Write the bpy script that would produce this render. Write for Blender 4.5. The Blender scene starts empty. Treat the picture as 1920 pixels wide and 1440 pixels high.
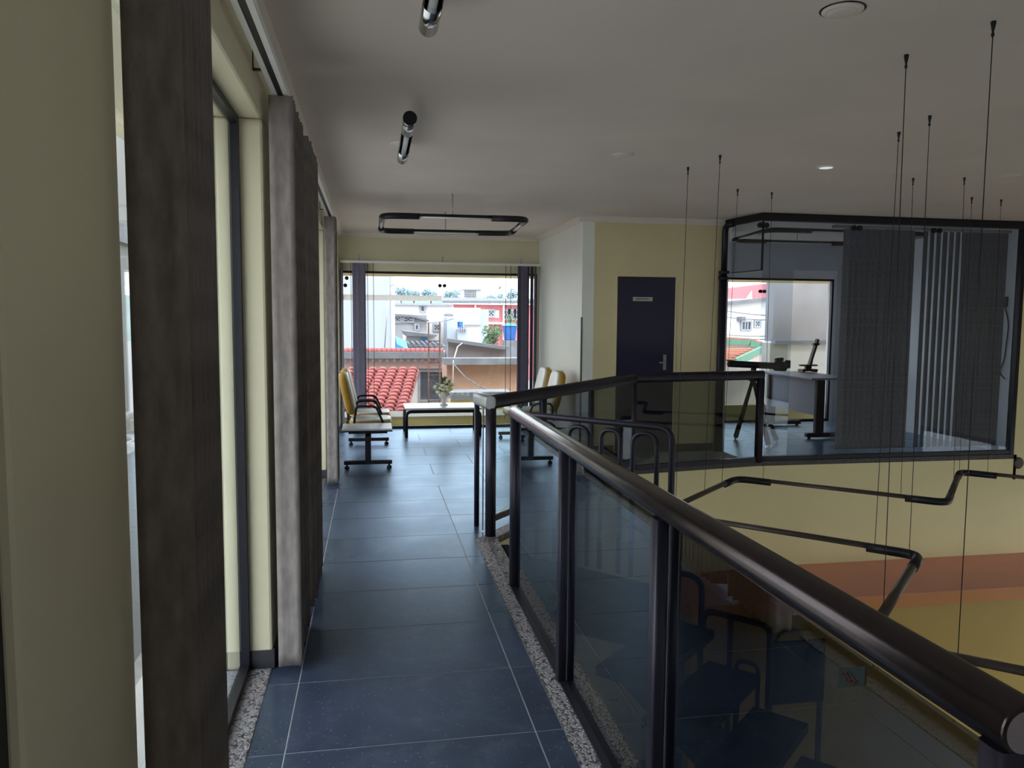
import bpy, bmesh, math, random
from mathutils import Vector, Matrix
random.seed(7)
S = bpy.context.scene
COL = S.collection
PI = math.pi

# ------------------------------------------------------------------ camera, sky, sun, exposure
F_PX, EYE = 1450.0, 1.55
YAW, PITCH, ROLL = math.radians(10.25), math.radians(4.78), math.radians(-0.41)
_c1, _s1, _cp, _sp = math.cos(YAW), math.sin(YAW), math.cos(PITCH), math.sin(PITCH)
FW = Vector((_s1 * _cp, _c1 * _cp, -_sp))
_rt = Vector((_c1, -_s1, 0)); _dn = FW.cross(_rt)
RT = math.cos(ROLL) * _rt + math.sin(ROLL) * _dn
DN = -math.sin(ROLL) * _rt + math.cos(ROLL) * _dn
cam_data = bpy.data.cameras.new('camera')
cam = bpy.data.objects.new('camera', cam_data); COL.objects.link(cam)
cam_data.sensor_width = 36.0
cam_data.lens = F_PX / 1920 * 36.0
cam_data.clip_end = 2000
cam_data.clip_start = 0.02
_m = Matrix((RT, -DN, -FW)).transposed().to_4x4()
_m.translation = Vector((0, 0, EYE))
cam.matrix_world = _m
S.camera = cam

def ray(x, y): return RT * (x - 960) + DN * (y - 720) + FW * F_PX
def at(x, y, Y):                      # point of the photograph on the upright plane at depth Y
    r = ray(x, y); return Vector((0, 0, EYE)) + r * (Y / r.y)
def at_z(x, y, z):                    # point of the photograph on the level plane z
    r = ray(x, y); return Vector((0, 0, EYE)) + r * ((z - EYE) / r.z)

world = bpy.data.worlds.new('overcast_sky'); S.world = world
world.use_nodes = True
wn = world.node_tree.nodes; wl = world.node_tree.links
bg = wn['Background']
tc = wn.new('ShaderNodeTexCoord'); sx = wn.new('ShaderNodeSeparateXYZ'); cr = wn.new('ShaderNodeValToRGB')
wl.new(tc.outputs['Generated'], sx.inputs[0]); wl.new(sx.outputs['Z'], cr.inputs[0]); wl.new(cr.outputs[0], bg.inputs[0])
cr.color_ramp.elements[0].position = 0.0; cr.color_ramp.elements[0].color = (0.93, 0.97, 1.0, 1)
cr.color_ramp.elements[1].position = 0.6; cr.color_ramp.elements[1].color = (0.82, 0.91, 1.0, 1)
bg.inputs[1].default_value = 4.25
sun_d = bpy.data.lights.new('sun', 'SUN'); sun_d.energy = 2.0; sun_d.angle = math.radians(12); sun_d.color = (1.0, 0.95, 0.88)
sun = bpy.data.objects.new('sun', sun_d); COL.objects.link(sun)
sun.rotation_euler = Vector((-0.15, 0.55, -0.85)).to_track_quat('-Z', 'Y').to_euler()
sun.location = (0, -10, 30)
S.view_settings.view_transform = 'Standard'
S.view_settings.look = 'None'
S.view_settings.gamma = 1.0
S.view_settings.use_curve_mapping = False
S.view_settings.exposure = 0.0
S.cycles.transparent_max_bounces = 48
S.cycles.max_bounces = 12
S.cycles.diffuse_bounces = 6
S.cycles.use_denoising = True
def portal(name, loc, rot, sx_, sy_):
    d = bpy.data.lights.new(name, 'AREA'); d.shape = 'RECTANGLE'; d.size = sx_; d.size_y = sy_
    d.cycles.is_portal = True
    o = bpy.data.objects.new(name, d); COL.objects.link(o); o.location = loc; o.rotation_euler = rot
CZ = 2.72
portal('portal_left', (-0.70, 5.2, 1.2), (0, -PI / 2, 0), 2.5, 12.5)
portal('portal_far', (0.96, 11.05, 1.1), (-PI / 2, 0, 0), 2.9, 2.3)
portal('portal_office', (6.2, 11.05, 1.1), (-PI / 2, 0, 0), 4.3, 2.3)
portal('portal_added_side', (9.6, 5.15, -1.75), (0, PI / 2, 0), 2.9, 3.5)  # this and the next two serve the unseen glazing added to light the hall
portal('portal_added_back', (5.5, -3.9, -1.75), (PI / 2, 0, 0), 6.0, 2.9)
portal('portal_added_rear_side', (9.6, -2.4, -1.75), (0, PI / 2, 0), 2.9, 3.2)

# ------------------------------------------------------------------ materials
def lin(h):
    h = h.lstrip('#'); c = [int(h[i:i + 2], 16) / 255 for i in (0, 2, 4)]
    return tuple(x / 12.92 if x <= 0.04045 else ((x + 0.055) / 1.055) ** 2.4 for x in c) + (1,)
EXT = 1.08                            # scales all outdoor colours, making up for the lowered sky strength
OUTSIDE = ('ext_', 'terracotta', 'tank_', 'tarp_', 'hill_', 'tree_', 'apartment')
def mat(name, col, rough=0.6, metal=0.0, var=0.12, scale=6.0, bump=0.0, bscale=60.0, emit=None, spec=0.5, stretch=None, rvar=0.0):
    m = bpy.data.materials.new(name); m.use_nodes = True
    n = m.node_tree.nodes; l = m.node_tree.links; b = n['Principled BSDF']
    c = lin(col) if isinstance(col, str) else tuple(col) + (1,)
    if name.startswith(OUTSIDE): c = tuple(x * EXT for x in c[:3]) + (1,)
    b.inputs['Roughness'].default_value = rough; b.inputs['Metallic'].default_value = metal
    b.inputs['Specular IOR Level'].default_value = spec
    tx = n.new('ShaderNodeTexCoord'); mp = n.new('ShaderNodeMapping'); l.new(tx.outputs['Object'], mp.inputs[0])
    if stretch: mp.inputs['Scale'].default_value = stretch
    nz = n.new('ShaderNodeTexNoise'); nz.inputs['Scale'].default_value = scale; nz.inputs['Detail'].default_value = 5
    l.new(mp.outputs[0], nz.inputs['Vector'])
    rp = n.new('ShaderNodeValToRGB'); rp.color_ramp.elements[0].position = 0.3; rp.color_ramp.elements[1].position = 0.7
    rp.color_ramp.elements[0].color = tuple(x * (1 - var) for x in c[:3]) + (1,)
    rp.color_ramp.elements[1].color = tuple(min(1, x * (1 + var)) for x in c[:3]) + (1,)
    l.new(nz.outputs['Fac'], rp.inputs[0]); l.new(rp.outputs[0], b.inputs['Base Color'])
    if rvar:
        mr = n.new('ShaderNodeMapRange'); mr.inputs['To Min'].default_value = rough - rvar; mr.inputs['To Max'].default_value = rough + rvar
        mr.inputs['From Min'].default_value = 0.3; mr.inputs['From Max'].default_value = 0.7
        l.new(nz.outputs['Fac'], mr.inputs[0]); l.new(mr.outputs[0], b.inputs['Roughness'])
    if bump:
        n2 = n.new('ShaderNodeTexNoise'); n2.inputs['Scale'].default_value = bscale; n2.inputs['Detail'].default_value = 3
        l.new(mp.outputs[0], n2.inputs['Vector'])
        bp = n.new('ShaderNodeBump'); bp.inputs['Strength'].default_value = bump; bp.inputs['Distance'].default_value = 0.01
        l.new(n2.outputs['Fac'], bp.inputs['Height']); l.new(bp.outputs[0], b.inputs['Normal'])
    if emit:
        b.inputs['Emission Color'].default_value = c; b.inputs['Emission Strength'].default_value = emit
    return m
def glass(name, tint, refl=1.0):      # pane: tinted see-through with a Fresnel mirror
    m = bpy.data.materials.new(name); m.use_nodes = True
    n = m.node_tree.nodes; l = m.node_tree.links
    for x in list(n):
        if x.type != 'OUTPUT_MATERIAL': n.remove(x)
    out = [x for x in n if x.type == 'OUTPUT_MATERIAL'][0]
    tr = n.new('ShaderNodeBsdfTransparent'); tr.inputs[0].default_value = tuple(math.sqrt(t) for t in tint) + (1,)
    gl = n.new('ShaderNodeBsdfGlossy'); gl.inputs['Roughness'].default_value = 0.0; gl.inputs[0].default_value = (0.92, 0.96, 1, 1)
    ge = n.new('ShaderNodeNewGeometry'); dp = n.new('ShaderNodeVectorMath'); dp.operation = 'DOT_PRODUCT'
    l.new(ge.outputs['Incoming'], dp.inputs[0]); l.new(ge.outputs['Normal'], dp.inputs[1])
    def mth(op, a, b=None):
        x = n.new('ShaderNodeMath'); x.operation = op
        for i, v in enumerate((a, b)):
            if v is None: continue
            if isinstance(v, (int, float)): x.inputs[i].default_value = v
            else: l.new(v, x.inputs[i])
        return x.outputs[0]
    cosv = mth('ABSOLUTE', dp.outputs['Value'])
    p5 = mth('POWER', mth('SUBTRACT', 1.0, cosv), 5.0)
    fac = mth('MULTIPLY', mth('ADD', 0.04, mth('MULTIPLY', p5, 0.96)), refl)
    mx = n.new('ShaderNodeMixShader'); l.new(fac, mx.inputs[0]); l.new(tr.outputs[0], mx.inputs[1]); l.new(gl.outputs[0], mx.inputs[2])
    l.new(mx.outputs[0], out.inputs[0])
    return m
def chips(name, c0, c1, c2, scale):   # washed-pebble terrazzo
    m = bpy.data.materials.new(name); m.use_nodes = True
    n = m.node_tree.nodes; l = m.node_tree.links; b = n['Principled BSDF']
    tx = n.new('ShaderNodeTexCoord'); v = n.new('ShaderNodeTexVoronoi'); v.inputs['Scale'].default_value = scale
    l.new(tx.outputs['Object'], v.inputs['Vector'])
    s = n.new('ShaderNodeSeparateColor'); l.new(v.outputs['Color'], s.inputs[0])
    rp = n.new('ShaderNodeValToRGB'); rp.color_ramp.elements[0].color = lin(c0); rp.color_ramp.elements[1].color = lin(c2)
    e = rp.color_ramp.elements.new(0.5); e.color = lin(c1)
    l.new(s.outputs[0], rp.inputs[0]); l.new(rp.outputs[0], b.inputs['Base Color']); b.inputs['Roughness'].default_value = 0.5
    bp = n.new('ShaderNodeBump'); bp.invert = True; bp.inputs['Strength'].default_value = 0.6; bp.inputs['Distance'].default_value = 0.004
    l.new(v.outputs['Distance'], bp.inputs['Height']); l.new(bp.outputs[0], b.inputs['Normal'])
    return m
def slate(name):                      # dark polished floor slabs, scuffed and speckled
    m = mat(name, '#323a4d', 0.3, var=0.30, scale=1.6, bump=0.012, bscale=14, rvar=0.06)
    n = m.node_tree.nodes; l = m.node_tree.links; b = n['Principled BSDF']
    b.inputs['Specular IOR Level'].default_value = 0.0
    gl = n.new('ShaderNodeBsdfGlossy'); gl.inputs[0].default_value = (0.66, 0.82, 1.0, 1)      # the polish is bluish
    l.new(b.inputs['Roughness'].links[0].from_socket, gl.inputs['Roughness']); l.new(b.inputs['Normal'].links[0].from_socket, gl.inputs['Normal'])
    fr = n.new('ShaderNodeFresnel'); fr.inputs['IOR'].default_value = 1.75
    mxs = n.new('ShaderNodeMixShader'); l.new(fr.outputs[0], mxs.inputs[0]); l.new(b.outputs[0], mxs.inputs[1]); l.new(gl.outputs[0], mxs.inputs[2])
    l.new(mxs.outputs[0], n['Material Output'].inputs[0])
    tx = [x for x in n if x.type == 'TEX_COORD'][0]
    v = n.new('ShaderNodeTexVoronoi'); v.inputs['Scale'].default_value = 45
    l.new(tx.outputs['Object'], v.inputs['Vector'])
    lt = n.new('ShaderNodeMath'); lt.operation = 'LESS_THAN'; lt.inputs[1].default_value = 0.16; l.new(v.outputs['Distance'], lt.inputs[0])
    sc = n.new('ShaderNodeSeparateColor'); l.new(v.outputs['Color'], sc.inputs[0])
    g = n.new('ShaderNodeMath'); g.operation = 'GREATER_THAN'; g.inputs[1].default_value = 0.5; l.new(sc.outputs[0], g.inputs[0])
    mu = n.new('ShaderNodeMath'); mu.operation = 'MULTIPLY'; l.new(lt.outputs[0], mu.inputs[0]); l.new(g.outputs[0], mu.inputs[1])
    mx = n.new('ShaderNodeMix'); mx.data_type = 'RGBA'; l.new(mu.outputs[0], mx.inputs[0])
    src = b.inputs['Base Color'].links[0].from_socket
    n3 = n.new('ShaderNodeTexNoise'); n3.inputs['Scale'].default_value = 7; n3.inputs['Detail'].default_value = 10; n3.inputs['Roughness'].default_value = 0.75
    l.new(tx.outputs['Object'], n3.inputs['Vector'])
    r3 = n.new('ShaderNodeMapRange'); r3.inputs['From Min'].default_value = 0.5; r3.inputs['From Max'].default_value = 0.75; r3.inputs['To Max'].default_value = 0.55
    l.new(n3.outputs['Fac'], r3.inputs[0])
    m3 = n.new('ShaderNodeMix'); m3.data_type = 'RGBA'; l.new(r3.outputs[0], m3.inputs[0]); l.new(src, m3.inputs[6]); m3.inputs[7].default_value = lin('#5f6673')   # dust and scuffs
    src = m3.outputs[2]
    l.new(src, mx.inputs[6]); mx.inputs[7].default_value = lin('#6d7176'); l.new(mx.outputs[2], b.inputs['Base Color'])
    return m
def sheer(name, col, trans, rough=0.8):        # cloth or frosted film that lets daylight through
    m = mat(name, col, rough, var=0.1, scale=30); n = m.node_tree.nodes; l = m.node_tree.links; b = n['Principled BSDF']
    t = n.new('ShaderNodeBsdfTranslucent'); l.new(b.inputs['Base Color'].links[0].from_socket, t.inputs[0])
    mx = n.new('ShaderNodeMixShader'); mx.inputs[0].default_value = trans
    l.new(b.outputs[0], mx.inputs[1]); l.new(t.outputs[0], mx.inputs[2]); l.new(mx.outputs[0], n['Material Output'].inputs[0]); return m
M = {}
def defm(k, *a, **kw): M[k] = mat(k, *a, **kw)
defm('ceiling_paint', '#e4d8ce', 0.75, var=0.05, scale=1.2)
defm('cream_wall', '#d8d1b4', 0.6, var=0.05, scale=1.5, bump=0.05, bscale=40)
defm('cream_wall_dim', '#d8ca9f', 0.6, var=0.05, scale=1.5, bump=0.05, bscale=40)  # same cream paint; deeper tone stands in for the bathroom wall's dimmer light
defm('white_wall', '#e9eae2', 0.5, var=0.04, scale=1.5)
defm('office_wall', '#dfe3ec', 0.6, var=0.05, scale=1.5)
defm('yellow_wall', '#ebe1b0', 0.6, var=0.05, scale=1.2)
defm('mustard_lit_wall', '#b0924a', 0.6, var=0.06, scale=1.2)  # warm light on the yellow wall put into the colour
defm('salmon', '#e6a292', 0.55, var=0.06, scale=1.5)
defm('orange', '#c07c44', 0.55, var=0.06, scale=2)
defm('grout', '#a2a7ae', 0.7)
M['slate'] = slate('slate')
M['pebble'] = chips('pebble', '#232224', '#585356', '#989292', 90)
M['granite'] = chips('granite', '#28282b', '#46454a', '#6a6768', 160)
defm('pebble_light', '#8d888a', 0.5, var=0.2, scale=80)
defm('dark_baseboard', '#34363c', 0.5)
defm('anodized', '#40393a', 0.21, metal=0.85, var=0.08, scale=20)
defm('black_metal', '#1d1d26', 0.4, metal=0.3)
defm('post_metal', '#2c2936', 0.4, metal=0.5)
defm('aluminium', '#b6b6bb', 0.35, metal=0.8)
defm('chrome', '#d6d6da', 0.12, metal=1.0, var=0.02)
defm('white_enamel', '#e7e7e4', 0.4, var=0.03)
defm('lamp_tube', '#f0f2f4', 0.3, var=0.02)
defm('lit_disc', '#e8f2f2', 0.4, var=0.02, emit=0.6)
defm('lamp_brown', '#4a3f3b', 0.45, metal=0.2)
defm('fabric', '#827a77', 0.9, var=0.22, scale=35, bump=0.15, bscale=300, stretch=(1, 1, 0.35))
defm('fabric_dark', '#6f6b74', 0.9, var=0.25, scale=35, bump=0.15, bscale=300)
defm('door_navy', '#1d1b3a', 0.45)
defm('sign_plate', '#b9bdae', 0.4)
defm('sign_ink', '#22242a', 0.6)
defm('mustard_vinyl', '#b08a2e', 0.4, bump=0.05, bscale=200)
defm('pale_vinyl', '#c9c8bc', 0.35, bump=0.05, bscale=200)
defm('laminate', '#c6cbd2', 0.3, var=0.03)
defm('desk_grey', '#8f95a6', 0.45, var=0.03)
defm('desk_brown', '#3a2f30', 0.5)
defm('wood_dark', '#4b3026', 0.5, var=0.25, scale=12, stretch=(1, 1, 0.2))
defm('wood_leg', '#4a4038', 0.5, var=0.2, scale=12)
defm('leaf', '#51683f', 0.6, var=0.3, scale=20)
defm('petal', '#e6e2c4', 0.6)
defm('petal_yellow', '#dccf4d', 0.6)
defm('ceramic', '#d9dad6', 0.3)
defm('tread', '#1c1b1d', 0.9, var=0.2, scale=30, spec=0.1)
defm('sticker_paper', '#273030', 0.8, spec=0.1)
defm('sticker_ink', '#4a2a27', 0.8, spec=0.1)
defm('rust', '#5c4038', 0.8, var=0.3, scale=15)
# outside: haze and glare are put into the pale colours
defm('ext_white', '#c9c7c6', 0.8, var=0.05, scale=0.5)
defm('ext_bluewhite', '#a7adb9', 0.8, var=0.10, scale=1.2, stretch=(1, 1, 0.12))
defm('ext_grey', '#8f8d90', 0.85, var=0.16, scale=1.5)
defm('ext_stain', '#8b878a', 0.85, var=0.22, scale=0.9)
defm('ext_peach', '#b7907c', 0.85, var=0.14, scale=0.8)
defm('ext_pink', '#c4747a', 0.8, var=0.05, scale=0.4)
defm('ext_red', '#a04b5c', 0.8, var=0.05, scale=0.4)
defm('ext_palepink', '#cbb0ac', 0.8, var=0.05, scale=0.4)
defm('ext_concrete', '#777a80', 0.9, var=0.25, scale=3)
defm('ext_fibre', '#6f7076', 0.9, var=0.12, scale=3)
defm('ext_yellow', '#cfbe80', 0.7, var=0.06, scale=2)
defm('ext_ledge', '#a9a49b', 0.8, var=0.12, scale=3)
defm('ext_window', '#454a58', 0.25, var=0.1)
defm('ext_frame', '#8d8f96', 0.6)
defm('ext_green', '#4f7a66', 0.7)
defm('corner_guard', '#4b544f', 0.6)
defm('terracotta', '#9c5856', 0.8, var=0.25, scale=5)
defm('terracotta_orange', '#a8705c', 0.8, var=0.2, scale=3)
defm('tank_blue', '#2f62a8', 0.5)
defm('tarp_blue', '#3f8cc4', 0.6)
defm('hill_hazed', '#7c9590', 0.9, var=0.25, scale=0.1)  # distance haze put into the green
defm('tree_green', '#5f7458', 0.9, var=0.3, scale=0.8)
defm('tree_hazed', '#8098a0', 0.9, var=0.2, scale=0.5)  # greyed blue, the haze is in the colour
defm('asphalt', '#9a9794', 0.9)
defm('neighbour_white', '#8a8986', 0.8, var=0.12, scale=1.5, stretch=(1, 1, 0.1))
defm('ledge_stone', '#b9b4ad', 0.7, var=0.1, scale=3)
defm('apartment', '#a9a2a6', 0.8, var=0.05)
M['fabric_far'] = sheer('fabric_far', '#7d788c', 0.25)
M['film'] = sheer('film', '#fcfdfd', 0.95)
M['pane_clear'] = glass('pane_clear', (0.94, 0.97, 0.96))
M['pane_smoked'] = glass('pane_smoked', (0.13, 0.135, 0.15), 1.3)
M['pane_light'] = glass('pane_light', (0.66, 0.74, 0.74))
M['pane_far_smoked'] = glass('pane_far_smoked', (0.30, 0.315, 0.31), 1.25)
M['pane_office'] = glass('pane_office', (0.72, 0.78, 0.84))
M['pane_added'] = glass('pane_added', (0.93, 0.96, 0.95))  # glass of the unseen glazing added for daylight

# ------------------------------------------------------------------ mesh helpers
class MB:
    def __init__(s): s.v = []; s.f = []; s.sm = []
    def add(s, vs, fs, smooth=False):
        o = len(s.v); s.v += [Vector(v) for v in vs]
        for f in fs: s.f.append([i + o for i in f]); s.sm.append(smooth)
        return s
    def box(s, x0, y0, z0, x1, y1, z1):
        vs = [(x0, y0, z0), (x1, y0, z0), (x1, y1, z0), (x0, y1, z0), (x0, y0, z1), (x1, y0, z1), (x1, y1, z1), (x0, y1, z1)]
        return s.add(vs, [(3, 2, 1, 0), (4, 5, 6, 7), (0, 1, 5, 4), (1, 2, 6, 5), (2, 3, 7, 6), (3, 0, 4, 7)])
    def obox(s, c, size, rz=0.0, rx=0.0, ry=0.0):
        R = Matrix.Rotation(rz, 3, 'Z') @ Matrix.Rotation(ry, 3, 'Y') @ Matrix.Rotation(rx, 3, 'X')
        hx, hy, hz = (a / 2 for a in size); c = Vector(c)
        vs = [c + R @ Vector(p) for p in ((-hx, -hy, -hz), (hx, -hy, -hz), (hx, hy, -hz), (-hx, hy, -hz), (-hx, -hy, hz), (hx, -hy, hz), (hx, hy, hz), (-hx, hy, hz))]
        return s.add(vs, [(3, 2, 1, 0), (4, 5, 6, 7), (0, 1, 5, 4), (1, 2, 6, 5), (2, 3, 7, 6), (3, 0, 4, 7)])
    def bar(s, p, q, w, h, up=(0, 0, 1)):           # rectangular bar from p to q
        p, q = Vector(p), Vector(q); d = (q - p).normalized(); up = Vector(up)
        if abs(d.dot(up)) > 0.95: up = Vector((0, 1, 0))
        a = d.cross(up).normalized() * w / 2; b = a.cross(d).normalized() * h / 2
        vs = [p - a - b, p + a - b, p + a + b, p - a + b, q - a - b, q + a - b, q + a + b, q - a + b]
        return s.add(vs, [(0, 1, 2, 3), (7, 6, 5, 4), (0, 4, 5, 1), (1, 5, 6, 2), (2, 6, 7, 3), (3, 7, 4, 0)])
    def tube(s, path, r, n=10, closed=False, sx=1.0, sy=1.0):
        path = [Vector(p) for p in path]; N = len(path); o = len(s.v)
        up = Vector((0, 0, 1)); prev = None
        for i, p in enumerate(path):
            if closed: d = (path[(i + 1) % N] - path[i - 1]).normalized()
            else: d = (path[min(i + 1, N - 1)] - path[max(i - 1, 0)]).normalized()
            if prev is None:
                u = up if abs(d.dot(up)) < 0.9 else Vector((1, 0, 0))
                a = d.cross(u).normalized()
            else: a = (prev - d * prev.dot(d)).normalized()
            prev = a; b = a.cross(d)
            rr = r[i] if isinstance(r, (list, tuple)) else r
            for k in range(n):
                t = 2 * PI * k / n; s.v.append(p + a * (rr * sx * math.cos(t)) + b * (rr * sy * math.sin(t)))
        for i in range(N if closed else N - 1):
            j = (i + 1) % N
            for k in range(n):
                k2 = (k + 1) % n; s.f.append([o + i * n + k, o + i * n + k2, o + j * n + k2, o + j * n + k]); s.sm.append(True)
        if not closed:
            s.f.append([o + k for k in range(n)][::-1]); s.sm.append(False)
            s.f.append([o + (N - 1) * n + k for k in range(n)]); s.sm.append(False)
        return s
    def lathe(s, prof, c=(0, 0, 0), n=20, axis='Z'):
        o = len(s.v); c = Vector(c)
        for r, h in prof:
            for k in range(n):
                t = 2 * PI * k / n; x, y = r * math.cos(t), r * math.sin(t)
                s.v.append(c + (Vector((x, y, h)) if axis == 'Z' else Vector((x, h, y)) if axis == 'Y' else Vector((h, x, y))))
        for i in range(len(prof) - 1):
            for k in range(n):
                k2 = (k + 1) % n; s.f.append([o + i * n + k, o + i * n + k2, o + (i + 1) * n + k2, o + (i + 1) * n + k]); s.sm.append(True)
        s.f.append([o + k for k in range(n)][::-1]); s.sm.append(False)
        s.f.append([o + (len(prof) - 1) * n + k for k in range(n)]); s.sm.append(False)
        return s
    def prism(s, poly, z0, z1):                      # level polygon extruded upward
        n = len(poly); vs = [(p[0], p[1], z0) for p in poly] + [(p[0], p[1], z1) for p in poly]
        return s.add(vs, [tuple(range(n))[::-1], tuple(range(n, 2 * n))] + [(i, (i + 1) % n, n + (i + 1) % n, n + i) for i in range(n)])
    def slab(s, pts, d):                             # any flat polygon given a thickness vector d
        n = len(pts); d = Vector(d); pts = [Vector(p) for p in pts]
        return s.add(pts + [p + d for p in pts], [tuple(range(n))[::-1], tuple(range(n, 2 * n))] + [(i, (i + 1) % n, n + (i + 1) % n, n + i) for i in range(n)])
    def sweep(s, sec, p, q, side=None, smooth=True): # section (u across, v up) swept from p to q
        p, q = Vector(p), Vector(q); d = (q - p).normalized()
        a = Vector(side).normalized() if side else d.cross(Vector((0, 0, 1))).normalized(); b = a.cross(d)
        n = len(sec); o = len(s.v)
        for e in (p, q):
            for u, v in sec: s.v.append(e + a * u + b * v)
        for i in range(n):
            j = (i + 1) % n; s.f.append([o + i, o + j, o + n + j, o + n + i]); s.sm.append(smooth)
        s.f.append([o + i for i in range(n)][::-1]); s.sm.append(False); s.f.append([o + n + i for i in range(n)]); s.sm.append(False)
        return s
def rounded(w, h, r, k=5):                           # rounded rectangle section
    out = []
    for cx, cy, a0 in ((w / 2 - r, h / 2 - r, 0), (-w / 2 + r, h / 2 - r, 90), (-w / 2 + r, -h / 2 + r, 180), (w / 2 - r, -h / 2 + r, 270)):
        for i in range(k + 1):
            t = math.radians(a0 + 90 * i / k); out.append((cx + r * math.cos(t), cy + r * math.sin(t)))
    return out
def fillet(pts, r, k=6, closed=False):               # rounds the corners of a polyline
    pts = [Vector(p) for p in pts]; N = len(pts); out = []
    for i, p in enumerate(pts):
        if not closed and i in (0, N - 1): out.append(p); continue
        a = pts[i - 1] - p; b = pts[(i + 1) % N] - p
        rr = min(r, a.length * 0.49, b.length * 0.49); A = p + a.normalized() * rr; B = p + b.normalized() * rr
        for j in range(k + 1):
            t = j / k; out.append(A * (1 - t) ** 2 + p * 2 * t * (1 - t) + B * t ** 2)
    return out

def place(o, parent=None):
    COL.objects.link(o)
    if parent is not None: o.parent = parent
def root_of(o):
    p = Vector((0, 0, 0))
    while o is not None: p += o.location; o = o.parent
    return p
def obj(name, mb, m, parent=None, bevel=0.0, base=None, seg=2):
    """one mesh object; vertices are given in world space"""
    me = bpy.data.meshes.new(name)
    if parent is not None: off = root_of(parent); loc = Vector((0, 0, 0))
    else:
        if base is None:
            xs = [v.x for v in mb.v]; ys = [v.y for v in mb.v]; zs = [v.z for v in mb.v]
            base = Vector(((min(xs) + max(xs)) / 2, (min(ys) + max(ys)) / 2, min(zs)))
        off = Vector(base); loc = off
    me.from_pydata([v - off for v in mb.v], [], mb.f)
    me.polygons.foreach_set('use_smooth', mb.sm)
    bm = bmesh.new(); bm.from_mesh(me); bmesh.ops.recalc_face_normals(bm, faces=bm.faces); bm.to_mesh(me); bm.free()
    me.materials.append(M[m] if isinstance(m, str) else m)
    o = bpy.data.objects.new(name, me); o.location = loc
    place(o, parent)
    if bevel:
        b = o.modifiers.new('bevel', 'BEVEL'); b.width = bevel; b.segments = seg; b.limit_method = 'ANGLE'
    return o
def thing(name, label, cat, loc, group=None):
    o = bpy.data.objects.new(name, None); COL.objects.link(o); o.location = Vector(loc); o.empty_display_size = 0.1
    return tag(o, label, cat, group)
def tag(o, label, cat, group=None):
    o['label'] = label; o['category'] = cat
    if group: o['group'] = group
    return o
def struct(name, mb, m, label=None, bevel=0.0):
    o = obj(name, mb, m, None, bevel, base=(0, 0, 0)); o['kind'] = 'structure'
    if label: o['label'] = label
    return o
def stuff(o): o['kind'] = 'stuff'; return o
def copy_mesh(src, loc_delta, parent, rot=None):      # a part sharing its mesh
    c = src.copy(); COL.objects.link(c); c.parent = parent; c.location = src.location + Vector(loc_delta)
    if rot: c.rotation_euler = rot
    return c
def text_mesh(body, size, depth=0.002):
    cu = bpy.data.curves.new('text', 'FONT'); cu.body = body; cu.size = size; cu.extrude = depth; cu.align_x = 'CENTER'; cu.align_y = 'CENTER'
    t = bpy.data.objects.new('text', cu); COL.objects.link(t)
    dg = bpy.context.evaluated_depsgraph_get(); me = bpy.data.meshes.new_from_object(t.evaluated_get(dg))
    bpy.data.objects.remove(t); return me
def clip(poly, region):                              # convex clipping, both counter-clockwise
    out = [tuple(p) for p in poly]
    for i in range(len(region)):
        a, b = region[i], region[(i + 1) % len(region)]; src = out; out = []
        def inside(p): return (b[0] - a[0]) * (p[1] - a[1]) - (b[1] - a[1]) * (p[0] - a[0]) >= -1e-9
        for j in range(len(src)):
            p, q = src[j], src[(j + 1) % len(src)]
            if inside(p):
                out.append(p)
            if inside(p) != inside(q):
                d1 = (b[0] - a[0]) * (p[1] - a[1]) - (b[1] - a[1]) * (p[0] - a[0]); d2 = (b[0] - a[0]) * (q[1] - a[1]) - (b[1] - a[1]) * (q[0] - a[0])
                t = d1 / (d1 - d2); out.append((p[0] + (q[0] - p[0]) * t, p[1] + (q[1] - p[1]) * t))
        if not out: return []
    return out

# ------------------------------------------------------------------ the building shell
X_IN, X_GL, X_OUT = -0.445, -0.56, -0.64           # left wall: column face, glass line, outside face
FAR, RIGHT, DOORW, OFF = 10.95, 2.36, 8.60, 7.85   # far window wall, white wall, bathroom wall, office front
GROUND = -3.2
WELL = [(0.86, 5.35), (2.70, 7.60), (4.17, OFF), (7.45, OFF)]

mb = MB()
mb.prism([(-0.64, -4), (0.86, -4), (0.86, 5.35), (-0.64, 5.35)], -0.30, -0.002)
mb.prism([(-0.64, 5.35), (0.86, 5.35), (2.70, 7.60), (2.70, 11.1), (-0.64, 11.1)], -0.30, -0.002)
mb.prism([(2.70, 7.60), (4.17, OFF), (7.5, OFF), (7.5, 11.1), (2.70, 11.1)], -0.30, -0.002)
mb.prism([(0.86, -4), (1.6, -4), (1.6, 0.78), (0.86, 0.78)], -0.30, -0.002)
floor = struct('floor', mb, 'grout')
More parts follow.
